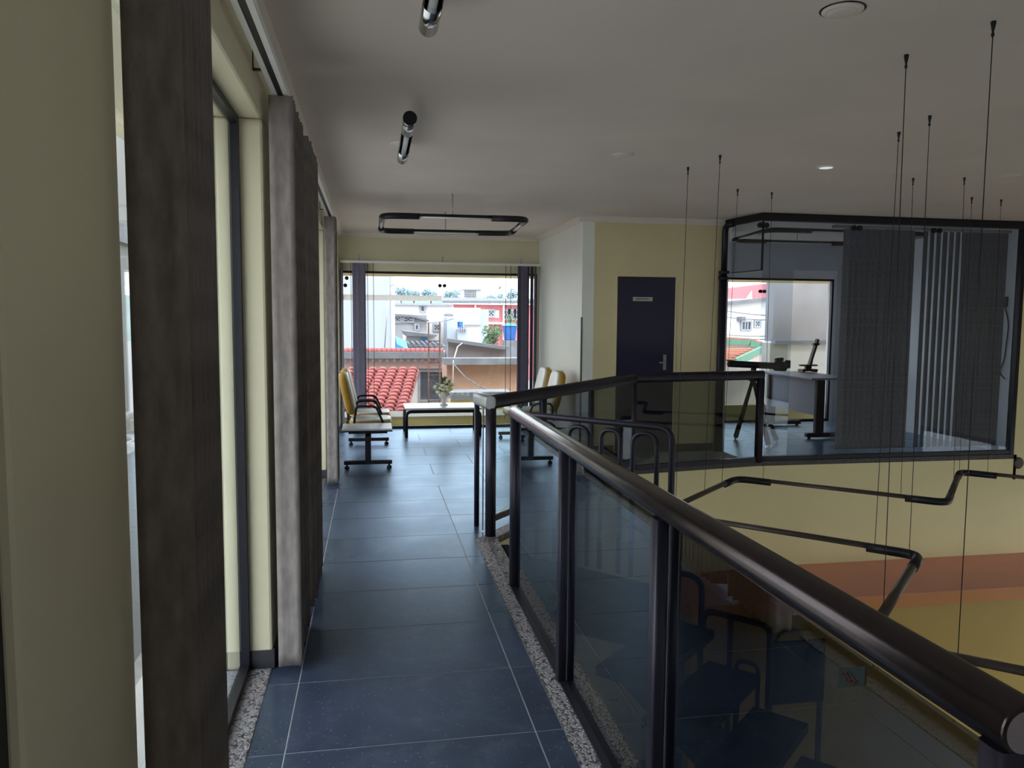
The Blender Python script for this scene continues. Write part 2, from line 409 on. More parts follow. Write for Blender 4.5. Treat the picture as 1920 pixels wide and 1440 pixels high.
# stone slabs of the floor, each one a piece with open joints
ROW, COLW = 0.545, 0.915
regions = [[(-0.447, -1.0), (0.70, -1.0), (0.70, 5.30), (-0.447, 5.30)],
           [(-0.447, 5.30), (0.70, 5.30), (RIGHT, 7.37), (RIGHT, FAR), (-0.447, FAR)],
           [(RIGHT, 7.37), (2.60, 7.66), (2.70, 7.70), (4.10, 7.93), (4.10, DOORW), (RIGHT, DOORW)],
           [(4.10, 7.93), (7.45, 7.93), (7.45, FAR), (4.10, FAR)]]
shared = {}
g = 0.003
for reg in regions:
    k = -8
    while 2.74 + k * ROW < 11.1:
        y0 = 2.74 + k * ROW; off = 0.0 if y0 < 6.2 or k % 2 else 0.46
        j = -2
        while -0.32 + j * COLW < 7.5:
            x0 = -0.32 + j * COLW + off
            full = [(x0 + g, y0 + g), (x0 + COLW - g, y0 + g), (x0 + COLW - g, y0 + ROW - g), (x0 + g, y0 + ROW - g)]
            p = clip(full, reg); j += 1
            if len(p) < 3: continue
            area = abs(sum(p[a][0] * p[(a + 1) % len(p)][1] - p[(a + 1) % len(p)][0] * p[a][1] for a in range(len(p)))) / 2
            if area < 0.006: continue
            dz = random.uniform(-0.0004, 0.0)
            if abs(area - (COLW - 2 * g) * (ROW - 2 * g)) < 1e-4 and 'full' in shared:
                c = shared['full'].copy(); COL.objects.link(c); c.parent = floor
                c.location = (x0 - shared['o'][0], y0 - shared['o'][1], dz); continue
            o = obj('floor_slab', MB().prism(p, -0.002, 0.0), 'slate', floor)
            if abs(area - (COLW - 2 * g) * (ROW - 2 * g)) < 1e-4: shared['full'] = o; shared['o'] = (x0, y0)
        k += 1
# washed-pebble borders
def border(name, poly):
    return struct(name, MB().prism(poly, -0.022, 0.003), 'pebble')
curb = border('trim_1', [(0.702, -1), (0.86, -1), (0.86, 5.33), (0.702, 5.28)])
sill = border('trim_2', [(X_GL, -1), (-0.449, -1), (-0.449, FAR), (X_GL, FAR)])
curb2 = border('trim_3', [(0.702, 5.28), (0.86, 5.33), (2.70, 7.60), (4.17, OFF), (4.17, 7.93), (2.60, 7.66)])
def pebbles(parent, x0, x1, y0, y1, n):
    m = MB()
    for i in range(n):
        x, y = random.uniform(x0, x1), random.uniform(y0, y1); a = random.uniform(0, PI); L = random.uniform(0.006, 0.012); W = L * random.uniform(0.4, 0.75)
        ca, sa = math.cos(a), math.sin(a); h = random.uniform(0.001, 0.0028); z = 0.003
        P = [(x + ca * L, y + sa * L, z), (x - sa * W, y + ca * W, z), (x - ca * L, y - sa * L, z), (x + sa * W, y - ca * W, z)]
        T = [(x + (p[0] - x) * .5, y + (p[1] - y) * .5, z + h) for p in P]
        m.add(P + T, [(4, 5, 6, 7), (0, 1, 5, 4), (1, 2, 6, 5), (2, 3, 7, 6), (3, 0, 4, 7)])
    stuff(obj('pebble_chips', m, 'pebble_light', parent))
pebbles(curb, 0.712, 0.775, 2.2, 5.2, 1500)
pebbles(sill, -0.555, -0.455, 2.2, 3.5, 1100)
struct('trim_4', MB().box(0.776, 0.86, 0.0, 0.845, 4.33, 0.007), 'post_metal', bevel=0.002)     # base channel under the panes

struct('ceiling', MB().box(X_OUT, -4, CZ, 9.7, 11.1, CZ + 0.2), 'ceiling_paint')
# left wall: columns, lintel with a soffit reaching outside, fins
cols = [(1.04, 1.52), (3.45, 3.95), (7.60, 8.10), (10.70, 11.10)]
mb = MB()
for a, b in cols: mb.box(X_OUT, a, 0, X_IN, b, 2.38)
mb.box(X_OUT, -4, 2.38, X_IN, 11.1, CZ)
mb.box(X_OUT, -4, 0, X_IN, -0.6, 2.38)
struct('wall_left', mb, 'cream_wall', bevel=0.012)
mb = MB()
for a, b in cols: mb.box(-0.95, a, -0.25, X_OUT, b, 2.38)
struct('trim_5', mb, 'cream_wall')                                    # fins outside between the windows
struct('trim_6', MB().box(-1.15, -4, 2.38, X_OUT, 12.2, 2.60), 'cream_wall')
struct('trim_7', MB().box(-1.0, -4, -0.30, X_GL - 0.02, 11.1, -0.012), 'ledge_stone')
mb = MB()
for a, b in cols:
    mb.box(X_GL, a - 0.008, 0.003, X_IN + 0.008, b + 0.008, 0.085)
struct('baseboard_left', mb, 'dark_baseboard')
def window(n, y0, y1, z1=2.38, x=X_GL):
    f = MB()
    f.box(x - 0.02, y0, 0.0, x + 0.02, y1, 0.035).box(x - 0.02, y0, z1 - 0.03, x + 0.02, y1, z1)
    f.box(x - 0.02, y0, 0.035, x + 0.02, y0 + 0.03, z1 - 0.03).box(x - 0.02, y1 - 0.03, 0.035, x + 0.02, y1, z1 - 0.03)
    w = struct(n, f, 'black_metal')
    obj('pane', MB().box(x - 0.004, y0 + 0.03, 0.035, x + 0.004, y1 - 0.03, z1 - 0.03), 'pane_clear', w)
window('window_1', 1.52, 3.45); window('window_2', 3.95, 7.60); window('window_3', 8.10, 10.70)
w0 = struct('window_4', MB().box(-0.52, 0.62, 0.0, -0.46, 1.04, 2.38).box(-0.52, -0.6, 0.0, -0.46, -0.54, 2.38).box(-0.52, -0.54, 0.0, -0.46, 0.62, 0.10).box(-0.52, -0.54, 2.28, -0.46, 0.62, 2.38), 'black_metal')
obj('pane', MB().box(-0.496, -0.54, 0.10, -0.488, 0.62, 2.28), 'pane_clear', w0)
# far wall with its full-height window
FX0, FX1, FZ = -0.43, 2.335, 2.20
mb = MB().box(X_OUT, FAR, 0, FX0, FAR + 0.15, CZ).box(FX0, FAR, FZ, FX1, FAR + 0.15, CZ).box(FX1, FAR, 0, RIGHT, FAR + 0.15, CZ)
struct('wall_far', mb, 'cream_wall')
f = MB().box(FX0, FAR, FZ - 0.03, FX1, FAR + 0.06, FZ).box(FX0, FAR, 0, FX1, FAR + 0.06, 0.035).box(FX0, FAR, 0.035, FX0 + 0.035, FAR + 0.06, FZ - 0.03).box(FX1 - 0.035, FAR, 0.035, FX1, FAR + 0.06, FZ - 0.03)
wf = struct('window_5', f, 'black_metal')
JX = 0.975
lp = obj('pane', MB().box(FX0 + 0.035, FAR + 0.02, 0.035, JX - 0.003, FAR + 0.03, FZ - 0.03), 'pane_clear', wf)
obj('pane', MB().box(JX + 0.003, FAR + 0.02, 0.035, FX1 - 0.035, FAR + 0.03, FZ - 0.03), 'pane_clear', wf)
def clamp(p, parent, two=True, ax='Y', r=0.026):
    m = MB()
    for d in ((-0.032, 0.032) if two else (0,)):
        c = Vector(p) + (Vector((d, 0, 0)) if ax == 'Y' else Vector((0, d, 0)))
        m.lathe([(r * 0.8, -0.022), (r, -0.018), (r, 0.018), (r * 0.8, 0.022)], c, 14, 'Y' if ax == 'Y' else 'X')
    return obj('glass_clamp', m, 'black_metal', parent)
clamp((JX, FAR + 0.02, 2.015), wf)
clamp((-0.34, FAR + 0.02, 2.10), wf, False); clamp((-0.36, FAR + 0.02, 2.00), wf, False)
obj('safety_band', MB().box(FX0 + 0.04, FAR + 0.017, 1.80, JX - 0.006, FAR + 0.0195, 1.875), 'film', wf)
# white side wall, bathroom wall with its door
struct('wall_right', MB().box(RIGHT, DOORW, 0, RIGHT + 0.14, FAR + 0.15, CZ), 'white_wall')
struct('trim_8', MB().box(RIGHT - 0.004, DOORW - 0.004, 0.02, RIGHT + 0.010, DOORW + 0.030, 1.58), 'corner_guard')
DX0, DX1, DZ = 2.775, 3.492, 2.055
mb = MB().box(RIGHT + 0.141, DOORW, 0, DX0, DOORW + 0.12, CZ).box(DX1, DOORW, 0, 4.12, DOORW + 0.12, CZ).box(DX0, DOORW, DZ, DX1, DOORW + 0.12, CZ)
struct('wall_door', mb, 'cream_wall_dim')
d1 = struct('door_1', MB().box(DX0 + 0.004, DOORW + 0.012, 0.006, DX1 - 0.004, DOORW + 0.05, DZ - 0.004), 'door_navy')
obj('door_frame', MB().box(DX0 - 0.012, DOORW - 0.008, 0, DX0 + 0.004, DOORW + 0.05, DZ + 0.012).box(DX1 - 0.004, DOORW - 0.008, 0, DX1 + 0.012, DOORW + 0.05, DZ + 0.012).box(DX0 + 0.004, DOORW - 0.008, DZ - 0.004, DX1 - 0.004, DOORW + 0.05, DZ + 0.012), 'cream_wall_dim', d1)
h = MB().bar((3.375, DOORW + 0.006, 0.97), (3.375, DOORW + 0.006, 1.15), 0.035, 0.012, (0, 1, 0)); h.tube([(3.375, DOORW + 0.005, 1.06), (3.375, DOORW - 0.045, 1.06), (3.29, DOORW - 0.05, 1.06)], 0.009, 8)
obj('handle', h, 'aluminium', d1)
sp = obj('sign', MB().box(2.972, DOORW + 0.004, 1.772, 3.208, DOORW + 0.0118, 1.818), 'sign_plate', d1)
tm = text_mesh('BANHEIRO', 0.034); tm.materials.append(M['sign_ink'])
to = bpy.data.objects.new('lettering', tm); COL.objects.link(to); to.parent = sp; to.location = (3.09, DOORW + 0.003, 1.795); to.rotation_euler = (PI / 2, 0, 0)
for q in (2.985, 3.195): obj('screw', MB().lathe([(0.004, -0.003), (0.004, 0.0)], (q, DOORW + 0.004, 1.795), 8, 'Y'), 'sign_ink', sp)
# cornices
def cove(name, p, q, inward):
    iv = Vector(inward); sec = [(0, 0), (0, -0.06), (0.012, -0.06), (0.03, -0.035), (0.06, -0.012), (0.06, 0)]
    m = MB(); P, Q = Vector(p), Vector(q); n = len(sec)
    m.add([P + iv * u + Vector((0, 0, v)) for u, v in sec] + [Q + iv * u + Vector((0, 0, v)) for u, v in sec],
          [tuple(range(n)), tuple(range(n, 2 * n))[::-1]] + [(i, (i + 1) % n, n + (i + 1) % n, n + i) for i in range(n)])
    struct(name, m, 'ceiling_paint')
cove('trim_9', (X_IN, -1, CZ), (X_IN, FAR, CZ), (1, 0, 0)); cove('trim_10', (X_IN, FAR, CZ), (RIGHT, FAR, CZ), (0, -1, 0))
cove('trim_11', (RIGHT, DOORW, CZ), (RIGHT, FAR, CZ), (-1, 0, 0)); cove('trim_12', (RIGHT - 0.05, DOORW, CZ), (4.12, DOORW, CZ), (0, -1, 0))
struct('baseboard_right', MB().box(RIGHT - 0.012, DOORW - 0.01, 0.001, RIGHT, FAR, 0.09).box(RIGHT - 0.012, DOORW - 0.012, 0.001, DX0 - 0.012, DOORW, 0.09).box(DX1 + 0.012, DOORW - 0.012, 0.001, 4.0, DOORW, 0.09), 'dark_baseboard')
# office shell
OWX0, OWX1 = 4.62, 7.02
mb = MB().box(4.12, DOORW + 0.121, 0, 4.20, FAR, CZ).box(7.45, OFF + 0.02, 0, 7.58, FAR + 0.15, CZ)
mb.box(RIGHT + 0.14, FAR, 0, OWX0, FAR + 0.15, CZ).box(OWX0, FAR, FZ, OWX1, FAR + 0.15, CZ).box(OWX1, FAR, 0, 7.58, FAR + 0.15, CZ)
struct('wall_office', mb, 'office_wall')
def far_window(n, x0, x1, joints):
    f = MB().box(x0, FAR, FZ - 0.03, x1, FAR + 0.06, FZ).box(x0, FAR, 0, x1, FAR + 0.06, 0.035).box(x0, FAR, 0.035, x0 + 0.03, FAR + 0.06, FZ - 0.03).box(x1 - 0.03, FAR, 0.035, x1, FAR + 0.06, FZ - 0.03)
    w = struct(n, f, 'black_metal'); e = [x0 + 0.03] + joints + [x1 - 0.03]
    for a, b in zip(e, e[1:]): obj('pane', MB().box(a + 0.002, FAR + 0.02, 0.035, b - 0.002, FAR + 0.03, FZ - 0.03), 'pane_clear', w)
    for j in joints: clamp((j, FAR + 0.02, 2.0), w)
far_window('window_6', OWX0, OWX1, [5.84])
# hall: office-front wall below, salmon ledge over the ground-floor shops, other sides of the well
mb = MB().slab([(0.86, 5.35, GROUND), (2.70, 7.60, GROUND), (2.70, 7.60, -0.30), (0.86, 5.35, -0.30)], (-0.1, 0.1, 0))
mb.slab([(2.70, 7.60, GROUND), (4.17, OFF, GROUND), (4.17, OFF, -0.30), (2.70, 7.60, -0.30)], (-0.02, 0.12, 0))
mb.box(4.17, OFF, GROUND, 9.7, OFF + 0.12, -0.30)
mb.box(7.45, OFF, -0.30, 9.7, OFF + 0.12, CZ)
dv = Vector((2.70 - 0.86, 7.60 - 5.35, 0)).normalized(); nv = Vector((dv.y, -dv.x, 0)) * 0.012
mb.slab([Vector((0.86, 5.35, -0.31)), Vector((2.70, 7.60, -0.31)), Vector((2.70, 7.60, -0.05)), Vector((0.86, 5.35, -0.05))], nv)
mb.slab([(2.70, 7.60, -0.31), (4.17, OFF, -0.31), (4.17, OFF, -0.05), (2.70, 7.60, -0.05)], (0.002, -0.012, 0))
mb.box(4.17, OFF - 0.012, -0.31, 7.45, OFF, -0.05)
struct('wall_hall', mb, 'yellow_wall')
struct('trim_13', MB().prism([(0.862, 5.345), (2.705, 7.592), (4.175, OFF - 0.01), (7.45, OFF - 0.01), (7.45, OFF + 0.045), (4.16, OFF + 0.045), (2.66, 7.65), (0.84, 5.375)], -0.052, 0.002), 'granite')
struct('trim_14', MB().box(3.0, 6.80, -1.33, 9.7, OFF, -1.20), 'orange')
struct('trim_15', MB().box(3.0, 6.802, -1.20, 9.7, OFF - 0.001, -1.197), 'salmon')
struct('wall_shops', MB().box(3.02, 6.84, GROUND, 9.7, 6.98, -1.33), 'mustard_lit_wall')
struct('wall_well', MB().box(0.74, -4, GROUND, 0.86, 5.35, -0.30), 'yellow_wall')
struct('floor_ground', MB().box(0.74, -4, GROUND - 0.1, 9.7, 8.0, GROUND), 'slate')
mb = MB().box(X_OUT, -4.15, -0.30, 9.7, -4, CZ).box(X_OUT, -4.15, GROUND, 2.5, -4, -0.30).box(8.5, -4.15, GROUND, 9.7, -4, -0.30).box(9.7, -4.15, -0.30, 9.82, 11.1, CZ).box(9.7, 6.9, GROUND, 9.82, 11.1, -0.30).box(9.7, -0.8, GROUND, 9.82, 3.4, -0.30)
struct('wall_back', mb, 'cream_wall')
f = MB().box(2.5, -4.12, GROUND, 8.5, -4.04, GROUND + 0.08).box(2.5, -4.12, -0.38, 8.5, -4.04, -0.30)  # unseen glazing added behind the camera to light the yellow wall
for x in (2.5, 4.5, 6.5, 8.44): f.box(x, -4.12, GROUND + 0.08, x + 0.06, -4.04, -0.38)
w9 = struct('added_window_9', f, 'black_metal')
for x in (2.5, 4.5, 6.5): obj('pane', MB().box(x + 0.06, -4.085, GROUND + 0.08, x + (2.0 if x < 6 else 1.94), -4.075, -0.38), 'pane_added', w9)
for n_, ys in (('added_window_7', (3.4, 5.1, 6.84)), ('added_window_8', (-4.0, -2.4, -0.86))):  # unseen side glazing, added and sized to light the hall
    f = MB().box(9.7, ys[0], GROUND, 9.78, ys[-1] + 0.06, GROUND + 0.08).box(9.7, ys[0], -0.38, 9.78, ys[-1] + 0.06, -0.30)
    for y in ys: f.box(9.7, y, GROUND + 0.08, 9.78, y + 0.06, -0.38)
    w7 = struct(n_, f, 'black_metal')
    for ya, yb in zip(ys, ys[1:]): obj('pane', MB().box(9.735, ya + 0.06, GROUND + 0.08, 9.745, yb, -0.38), 'pane_added', w7)

# ------------------------------------------------------------------ vertical blinds
def vane_mb(w, h, bow=0.008, t=0.0014):      # one hanging strip, slightly bowed, hemmed at the foot; local, hung from z=0
    m = MB(); n = 4; z = [0.0, -h + 0.06, -h + 0.058, -h]
    th = [t, t, t * 3.2, t * 3.2]
    for sgn in (1, -1):
        o = len(m.v)
        for zi, ti in zip(z, th):
            for i in range(n + 1):
                u = -w / 2 + w * i / n; m.v.append(Vector((u, sgn * ti / 2 + bow * (1 - (2 * i / n - 1) ** 2), zi)))
        for a in range(3):
            for i in range(n): m.f.append([o + a * (n + 1) + i, o + a * (n + 1) + i + 1, o + (a + 1) * (n + 1) + i + 1, o + (a + 1) * (n + 1) + i]); m.sm.append(True)
    o2 = 4 * (n + 1)
    for a in range(3):
        for i in (0, n): m.f.append([a * (n + 1) + i, (a + 1) * (n + 1) + i, o2 + (a + 1) * (n + 1) + i, o2 + a * (n + 1) + i]); m.sm.append(False)
    for i in range(n): m.f.append([3 * (n + 1) + i, 3 * (n + 1) + i + 1, o2 + 3 * (n + 1) + i + 1, o2 + 3 * (n + 1) + i]); m.sm.append(False)
    return m
def hang(root, spots, w, h, z, mname, bow=0.008):
    """spots: (x, y, turn); every vane is a part sharing one mesh"""
    base = None
    for x, y, a in spots:
        loc = Vector((x, y, z)) - root.location
        if base is None:
            base = obj('vane', vane_mb(w, h, bow), mname, None, base=(0, 0, 0)); base.parent = root
            c = base
        else:
            c = base.copy(); COL.objects.link(c)
        c.location = loc; c.rotation_euler = (0, 0, a)
        hk = None
def rail(root, p, q, m='white_enamel'):
    s = MB(); P, Q = Vector(p), Vector(q)
    for u0, u1, v0, v1 in ((-0.032, -0.022, -0.03, 0.0), (0.022, 0.032, -0.03, 0.0), (-0.022, 0.022, -0.006, 0.0), (-0.022, -0.012, -0.03, -0.026), (0.012, 0.022, -0.03, -0.026)):
        s.sweep([(u0, v0), (u1, v0), (u1, v1), (u0, v1)], P, Q, smooth=False)
    obj('head_rail', s, m, root)
TX = -0.368
ZT = 2.50
def left_blind(y0, y1, stacks, label):
    r = thing('vertical_blind', label, 'blind', (TX, (y0 + y1) / 2, 0.02), 'vertical blinds along the left windows')
    rail(r, (TX, y0, ZT), (TX, y1, ZT))
    obj('head_rail_slot', MB().box(TX - 0.012, y0 + 0.01, ZT - 0.025, TX + 0.012, y1 - 0.01, ZT - 0.008), 'black_metal', r)
    for sp in stacks: hang(r, sp, 0.100, 2.44, ZT - 0.035, 'fabric')
    y = y0 + 0.25
    while y < y1:
        b = MB().box(X_IN, y - 0.012, ZT + 0.02, X_IN + 0.003, y + 0.012, ZT + 0.12).box(X_IN, y - 0.012, ZT + 0.001, TX + 0.02, y + 0.012, ZT + 0.005).box(X_IN, y - 0.012, ZT + 0.001, X_IN + 0.003, y + 0.012, ZT + 0.02)
        obj('wall_bracket', b, 'black_metal', r); y += 0.95
def stk(y0, y1, n, a0=0.0, j=0.06, x=TX): return [(x + random.uniform(-0.004, 0.004), y0 + (y1 - y0) * i / max(1, n - 1), a0 + random.uniform(-j, j)) for i in range(n)]
left_blind(1.05, 3.92, [stk(1.50, 1.76, 7, 0.0, 0.03, TX - 0.008), stk(3.40, 3.90, 9, 0.0, 0.04)],
           'brown grey vertical blind nearest the camera, vanes bunched at both ends')
left_blind(4.00, 7.58, [stk(4.10, 4.78, 12, 0.25, 0.10, TX + 0.012), stk(7.26, 7.52, 6, 0.0, 0.04)],
           'grey vertical blind of the second left window, ending beside the chairs')
# far window blind: rail and a few bunched or turned vanes
r = thing('vertical_blind', 'grey vertical blind pushed to both sides of the far window, centre open', 'blind', (0.98, FAR - 0.12, 0.02))
rail(r, (-0.42, FAR - 0.12, 2.33), (RIGHT - 0.005, FAR - 0.12, 2.33))
YB = FAR - 0.12
hang(r, [(-0.20, YB, 0.15), (-0.185, YB + 0.01, 0.5), (-0.165, YB, 0.4), (-0.145, YB - 0.01, 0.2), (-0.40, YB, 1.35),
         (2.08, YB, 0.4), (2.10, YB + 0.01, 0.3), (2.12, YB, 0.5), (2.14, YB - 0.01, 0.35), (2.235, YB, 1.0), (2.285, YB, 1.15)], 0.125, 2.24, 2.30, 'fabric_far')
for x in (-0.28, -0.06, 0.02, 1.86, 1.93):
    obj('cord', MB().tube([(x, YB, 2.31), (x + 0.004, YB, 1.2), (x, YB, 0.12)], 0.004, 6), 'black_metal', r)
for x in (-0.17, 0.98, 2.1): obj('wall_bracket', MB().box(x - 0.01, FAR - 0.003, 2.33, x + 0.01, FAR, 2.42).box(x - 0.01, FAR - 0.14, 2.33, x + 0.01, FAR, 2.334), 'aluminium', r)

# ------------------------------------------------------------------ railings
SEC = rounded(0.082, 0.068, 0.0335, 6)
POST = rounded(0.070, 0.070, 0.028, 4)
def post(root, x, y, z1, rz=0.0, sec=POST, z0=0.003, m='post_metal', name='post'):
    s = MB(); s.sweep(sec, (x, y, z0), (x, y, z1), side=(math.cos(rz), math.sin(rz), 0)); return obj(name, s, m, root)
RX = 0.81
r = thing('glass_railing', 'long foreground railing with wide bronze handrail and smoked panes along the walkway', 'railing', (RX, 2.6, 0.003))
obj('handrail', MB().sweep(SEC, (RX, 0.80, 1.038), (RX, 4.37, 1.012)), 'anodized', r, bevel=0.006)
post(r, RX, 4.33, 0.985); post(r, RX, 0.8225, 1.012, sec=rounded(0.080, 0.044, 0.010, 2))
PY = [4.33, 3.13, 2.02, 0.82]
PR = rounded(0.034, 0.055, 0.006, 2)
for y in PY[1:3]:
    post(r, RX - 0.022, y, 0.998, sec=PR); post(r, RX + 0.022, y + 0.004, 0.998, sec=PR, m='black_metal')
    obj('joint_strip', MB().box(RX - 0.003, y - 0.03, 0.01, RX + 0.003, y + 0.03, 0.985), 'aluminium', r)
for a, b in zip(PY, PY[1:]):
    obj('glass_pane', MB().box(RX - 0.004, b + 0.036, 0.008, RX + 0.004, a - 0.036, 0.985), 'pane_smoked', r)
st = obj('sticker', MB().slab([at(1565, 1252, 1.19), at(1617, 1250, 1.12), at(1617, 1286, 1.12), at(1565, 1290, 1.19)], (0.0005, 0, 0)), 'sticker_paper', r)
def on_rail(y, z, x=RX - 0.0075): return (x, y, z)
# straighten the sticker onto the pane face
for v in st.data.vertices: v.co.x = -0.0052 if v.co.x < st.data.vertices[0].co.x + 0.0001 and v.index < 4 else -0.0062
em = MB(); cyy, czz = 1.158, 0.940
ring = [(RX - 0.0072, cyy + 0.013 * math.cos(t) * (1 if True else 1), czz + 0.010 * math.sin(t)) for t in [2 * PI * i / 20 for i in range(20)]]
em.tube(ring, 0.0014, 6, closed=True)
em.tube([(RX - 0.0072, cyy + 0.022, czz - 0.003), (RX - 0.0072, cyy + 0.012, czz + 0.006), (RX - 0.0072, cyy, czz - 0.002), (RX - 0.0072, cyy - 0.012, czz + 0.004), (RX - 0.0072, cyy - 0.023, czz + 0.002)], 0.0015, 6)
em.tube([(RX - 0.0072, cyy + 0.006, czz + 0.004), (RX - 0.0072, cyy - 0.002, czz - 0.005), (RX - 0.0072, cyy - 0.008, czz - 0.003)], 0.0012, 6)
obj('emblem', em, 'sticker_ink', st)

# railing on the far side of the stair opening
A0, A1, A2 = Vector((0.815, 5.37, 0)), Vector((2.62, 7.49, 0)), Vector((4.19, 7.79, 0))
r = thing('glass_railing', 'far railing with dark flat handrail and smoked panes running diagonally past the stair head', 'railing', (1.8, 6.6, 0.003))
S2 = rounded(0.075, 0.100, 0.035, 5)
obj('handrail', MB().sweep(S2, A0 + Vector((0, 0, 0.965)), A1 + Vector((0.012, 0.014, 0.965))), 'post_metal', r, bevel=0.004)
obj('handrail', MB().sweep(S2, A1 + Vector((-0.02, -0.004, 0.965)), A2 + Vector((0, 0, 0.965))), 'post_metal', r, bevel=0.004)
obj('end_cap_rail', MB().sweep(S2, (0.765, 5.66, 0.965), (0.815, 5.34, 0.965)), 'aluminium', r, bevel=0.004)
d1v = (A1 - A0).normalized(); ang1 = math.atan2(d1v.y, d1v.x); d2v = (A2 - A1).normalized(); ang2 = math.atan2(d2v.y, d2v.x)
post(r, 0.822, 5.375, 0.925, ang1, rounded(0.066, 0.066, 0.02, 3)); post(r, 0.760, 5.66, 0.925, 0, rounded(0.035, 0.05, 0.008, 2))
obj('joint_strip', MB().box(0.782, 5.50, 0.01, 0.790, 5.52, 0.92), 'aluminium', r)
L1 = (A1 - A0).length
ts = [0.0, 0.29 * L1, 0.62 * L1, L1]
for t in ts[1:]:
    p = A0 + d1v * t; post(r, p.x, p.y, 0.925, ang1, rounded(0.045, 0.045, 0.008, 2))
post(r, A2.x - 0.03, A2.y - 0.01, 0.925, ang2, rounded(0.075, 0.06, 0.012, 2))
def pane_between(p, q, z0, z1, m, root, name='glass_pane', t=0.008):
    p, q = Vector(p), Vector(q); d = (q - p).normalized(); n = Vector((-d.y, d.x, 0)) * t / 2
    return obj(name, MB().slab([p - n + Vector((0, 0, z0)), q - n + Vector((0, 0, z0)), q - n + Vector((0, 0, z1)), p - n + Vector((0, 0, z1))], n * 2), m, root)
for i, (a, b) in enumerate(zip(ts, ts[1:])):
    pane_between(A0 + d1v * (a + 0.03), A0 + d1v * (b - 0.025), 0.15, 0.925, 'pane_light' if i == 0 else 'pane_far_smoked', r)
    obj('bottom_rail', MB().bar(A0 + d1v * (a + 0.03) + Vector((0, 0, 0.125)), A0 + d1v * (b - 0.023) + Vector((0, 0, 0.125)), 0.04, 0.045), 'post_metal', r)
pane_between(A1 + d2v * 0.03, A2 - d2v * 0.07, 0.06, 0.925, 'pane_far_smoked', r)
obj('bottom_rail', MB().bar(A1 + d2v * 0.025 + Vector((0, 0, 0.04)), A2 - d2v * 0.066 + Vector((0, 0, 0.04)), 0.04, 0.05), 'post_metal', r)

# ------------------------------------------------------------------ stair with its tubular guard
GP, GD = Vector((1.01, 5.07, 0)), Vector((0.677, -0.736, 0)); GN = Vector((-0.736, -0.677, 0))
st = thing('staircase', 'dark stone stair descending into the hall behind the smoked glass railing', 'stairs', (1.3, 4.4, -3.2))
land = [(0.862, 4.10), (1.45, 3.60), (1.76, 4.18), (0.97, 5.04), (0.93, 5.25), (0.862, 5.25)]
obj('landing', MB().prism(land[::1], -0.14, -0.03), 'tread', st)
tr0 = None
for i in range(9):
    t = 1.08 + i * 0.27; z = -0.03 - 0.19 * (i + 1)
    p = GP + GD * t; q = p + GD * 0.30
    poly = [p + GN * 0.03, q + GN * 0.03, q + GN * 0.85, p + GN * 0.85]
    if tr0 is None:
        tr0 = obj('tread', MB().prism([(v.x, v.y) for v in poly], z - 0.05, z), 'tread', st)
    else:
        c = tr0.copy(); COL.objects.link(c); c.location = GD * (0.27 * i) + Vector((0, 0, -0.19 * i))
a = GP + GD * 1.08 + GN * 0.44; b = GP + GD * 3.5 + GN * 0.44
obj('stringer', MB().bar(a + Vector((0, 0, -0.36)), b + Vector((0, 0, -2.06)), 0.16, 0.18), 'black_metal', st)
obj('support', MB().bar(b + Vector((0, 0, -2.1)), b + Vector((0, 0, -3.2)), 0.16, 0.14), 'black_metal', st)
gd = thing('stair_guard', 'dark tubular stair guard with a row of rounded hoops beside the landing', 'railing', GP + GD * 1.0 + Vector((0, 0, -1.2)))
def G(t, z): return GP + GD * t + Vector((0, 0, z))
def frame(t0, t1, ztop, zb0, zb1, r_=0.016, rad=0.12, left=True):
    pts = [G(t0, zb0), G(t0, ztop), G(t1, ztop), G(t1, zb1)] if left else [G(t0, ztop), G(t1, ztop), G(t1, zb1)]
    obj('frame', MB().tube(fillet(pts, rad, 7), r_, 10), 'post_metal', gd)
def hoop(t0, t1, ztop, zb, r_=0.014):
    obj('hoop', MB().tube(fillet([G(t0, zb), G(t0, ztop), G(t1, ztop), G(t1, zb)], (t1 - t0) * 0.499, 8), r_, 10), 'post_metal', gd)
frame(-0.02, 1.075, 0.915, -0.03, -1.2, 0.020, 0.10)
for t0, t1 in ((0.10, 0.245), (0.352, 0.498), (0.590, 0.728), (0.815, 0.977)): hoop(t0, t1, 0.868, -0.03, 0.0155)
frame(1.09, 1.285, 0.06, -0.3, -1.2, 0.018, 0.12)
frame(1.30, 1.69, -0.13, -0.35, -1.35, 0.018, 0.07)
obj('baluster', MB().tube([G(1.462, -0.14), G(1.462, -1.15)], 0.016, 8), 'post_metal', gd)
frame(1.505, 1.63, -0.37, -1.2, -1.2, 0.013, 0.05)
frame(1.196, 1.52, -0.545, -0.9, -1.1, 0.011, 0.06)
obj('baluster', MB().tube([G(1.356, -0.55), G(1.356, -1.0)], 0.011, 8), 'post_metal', gd)
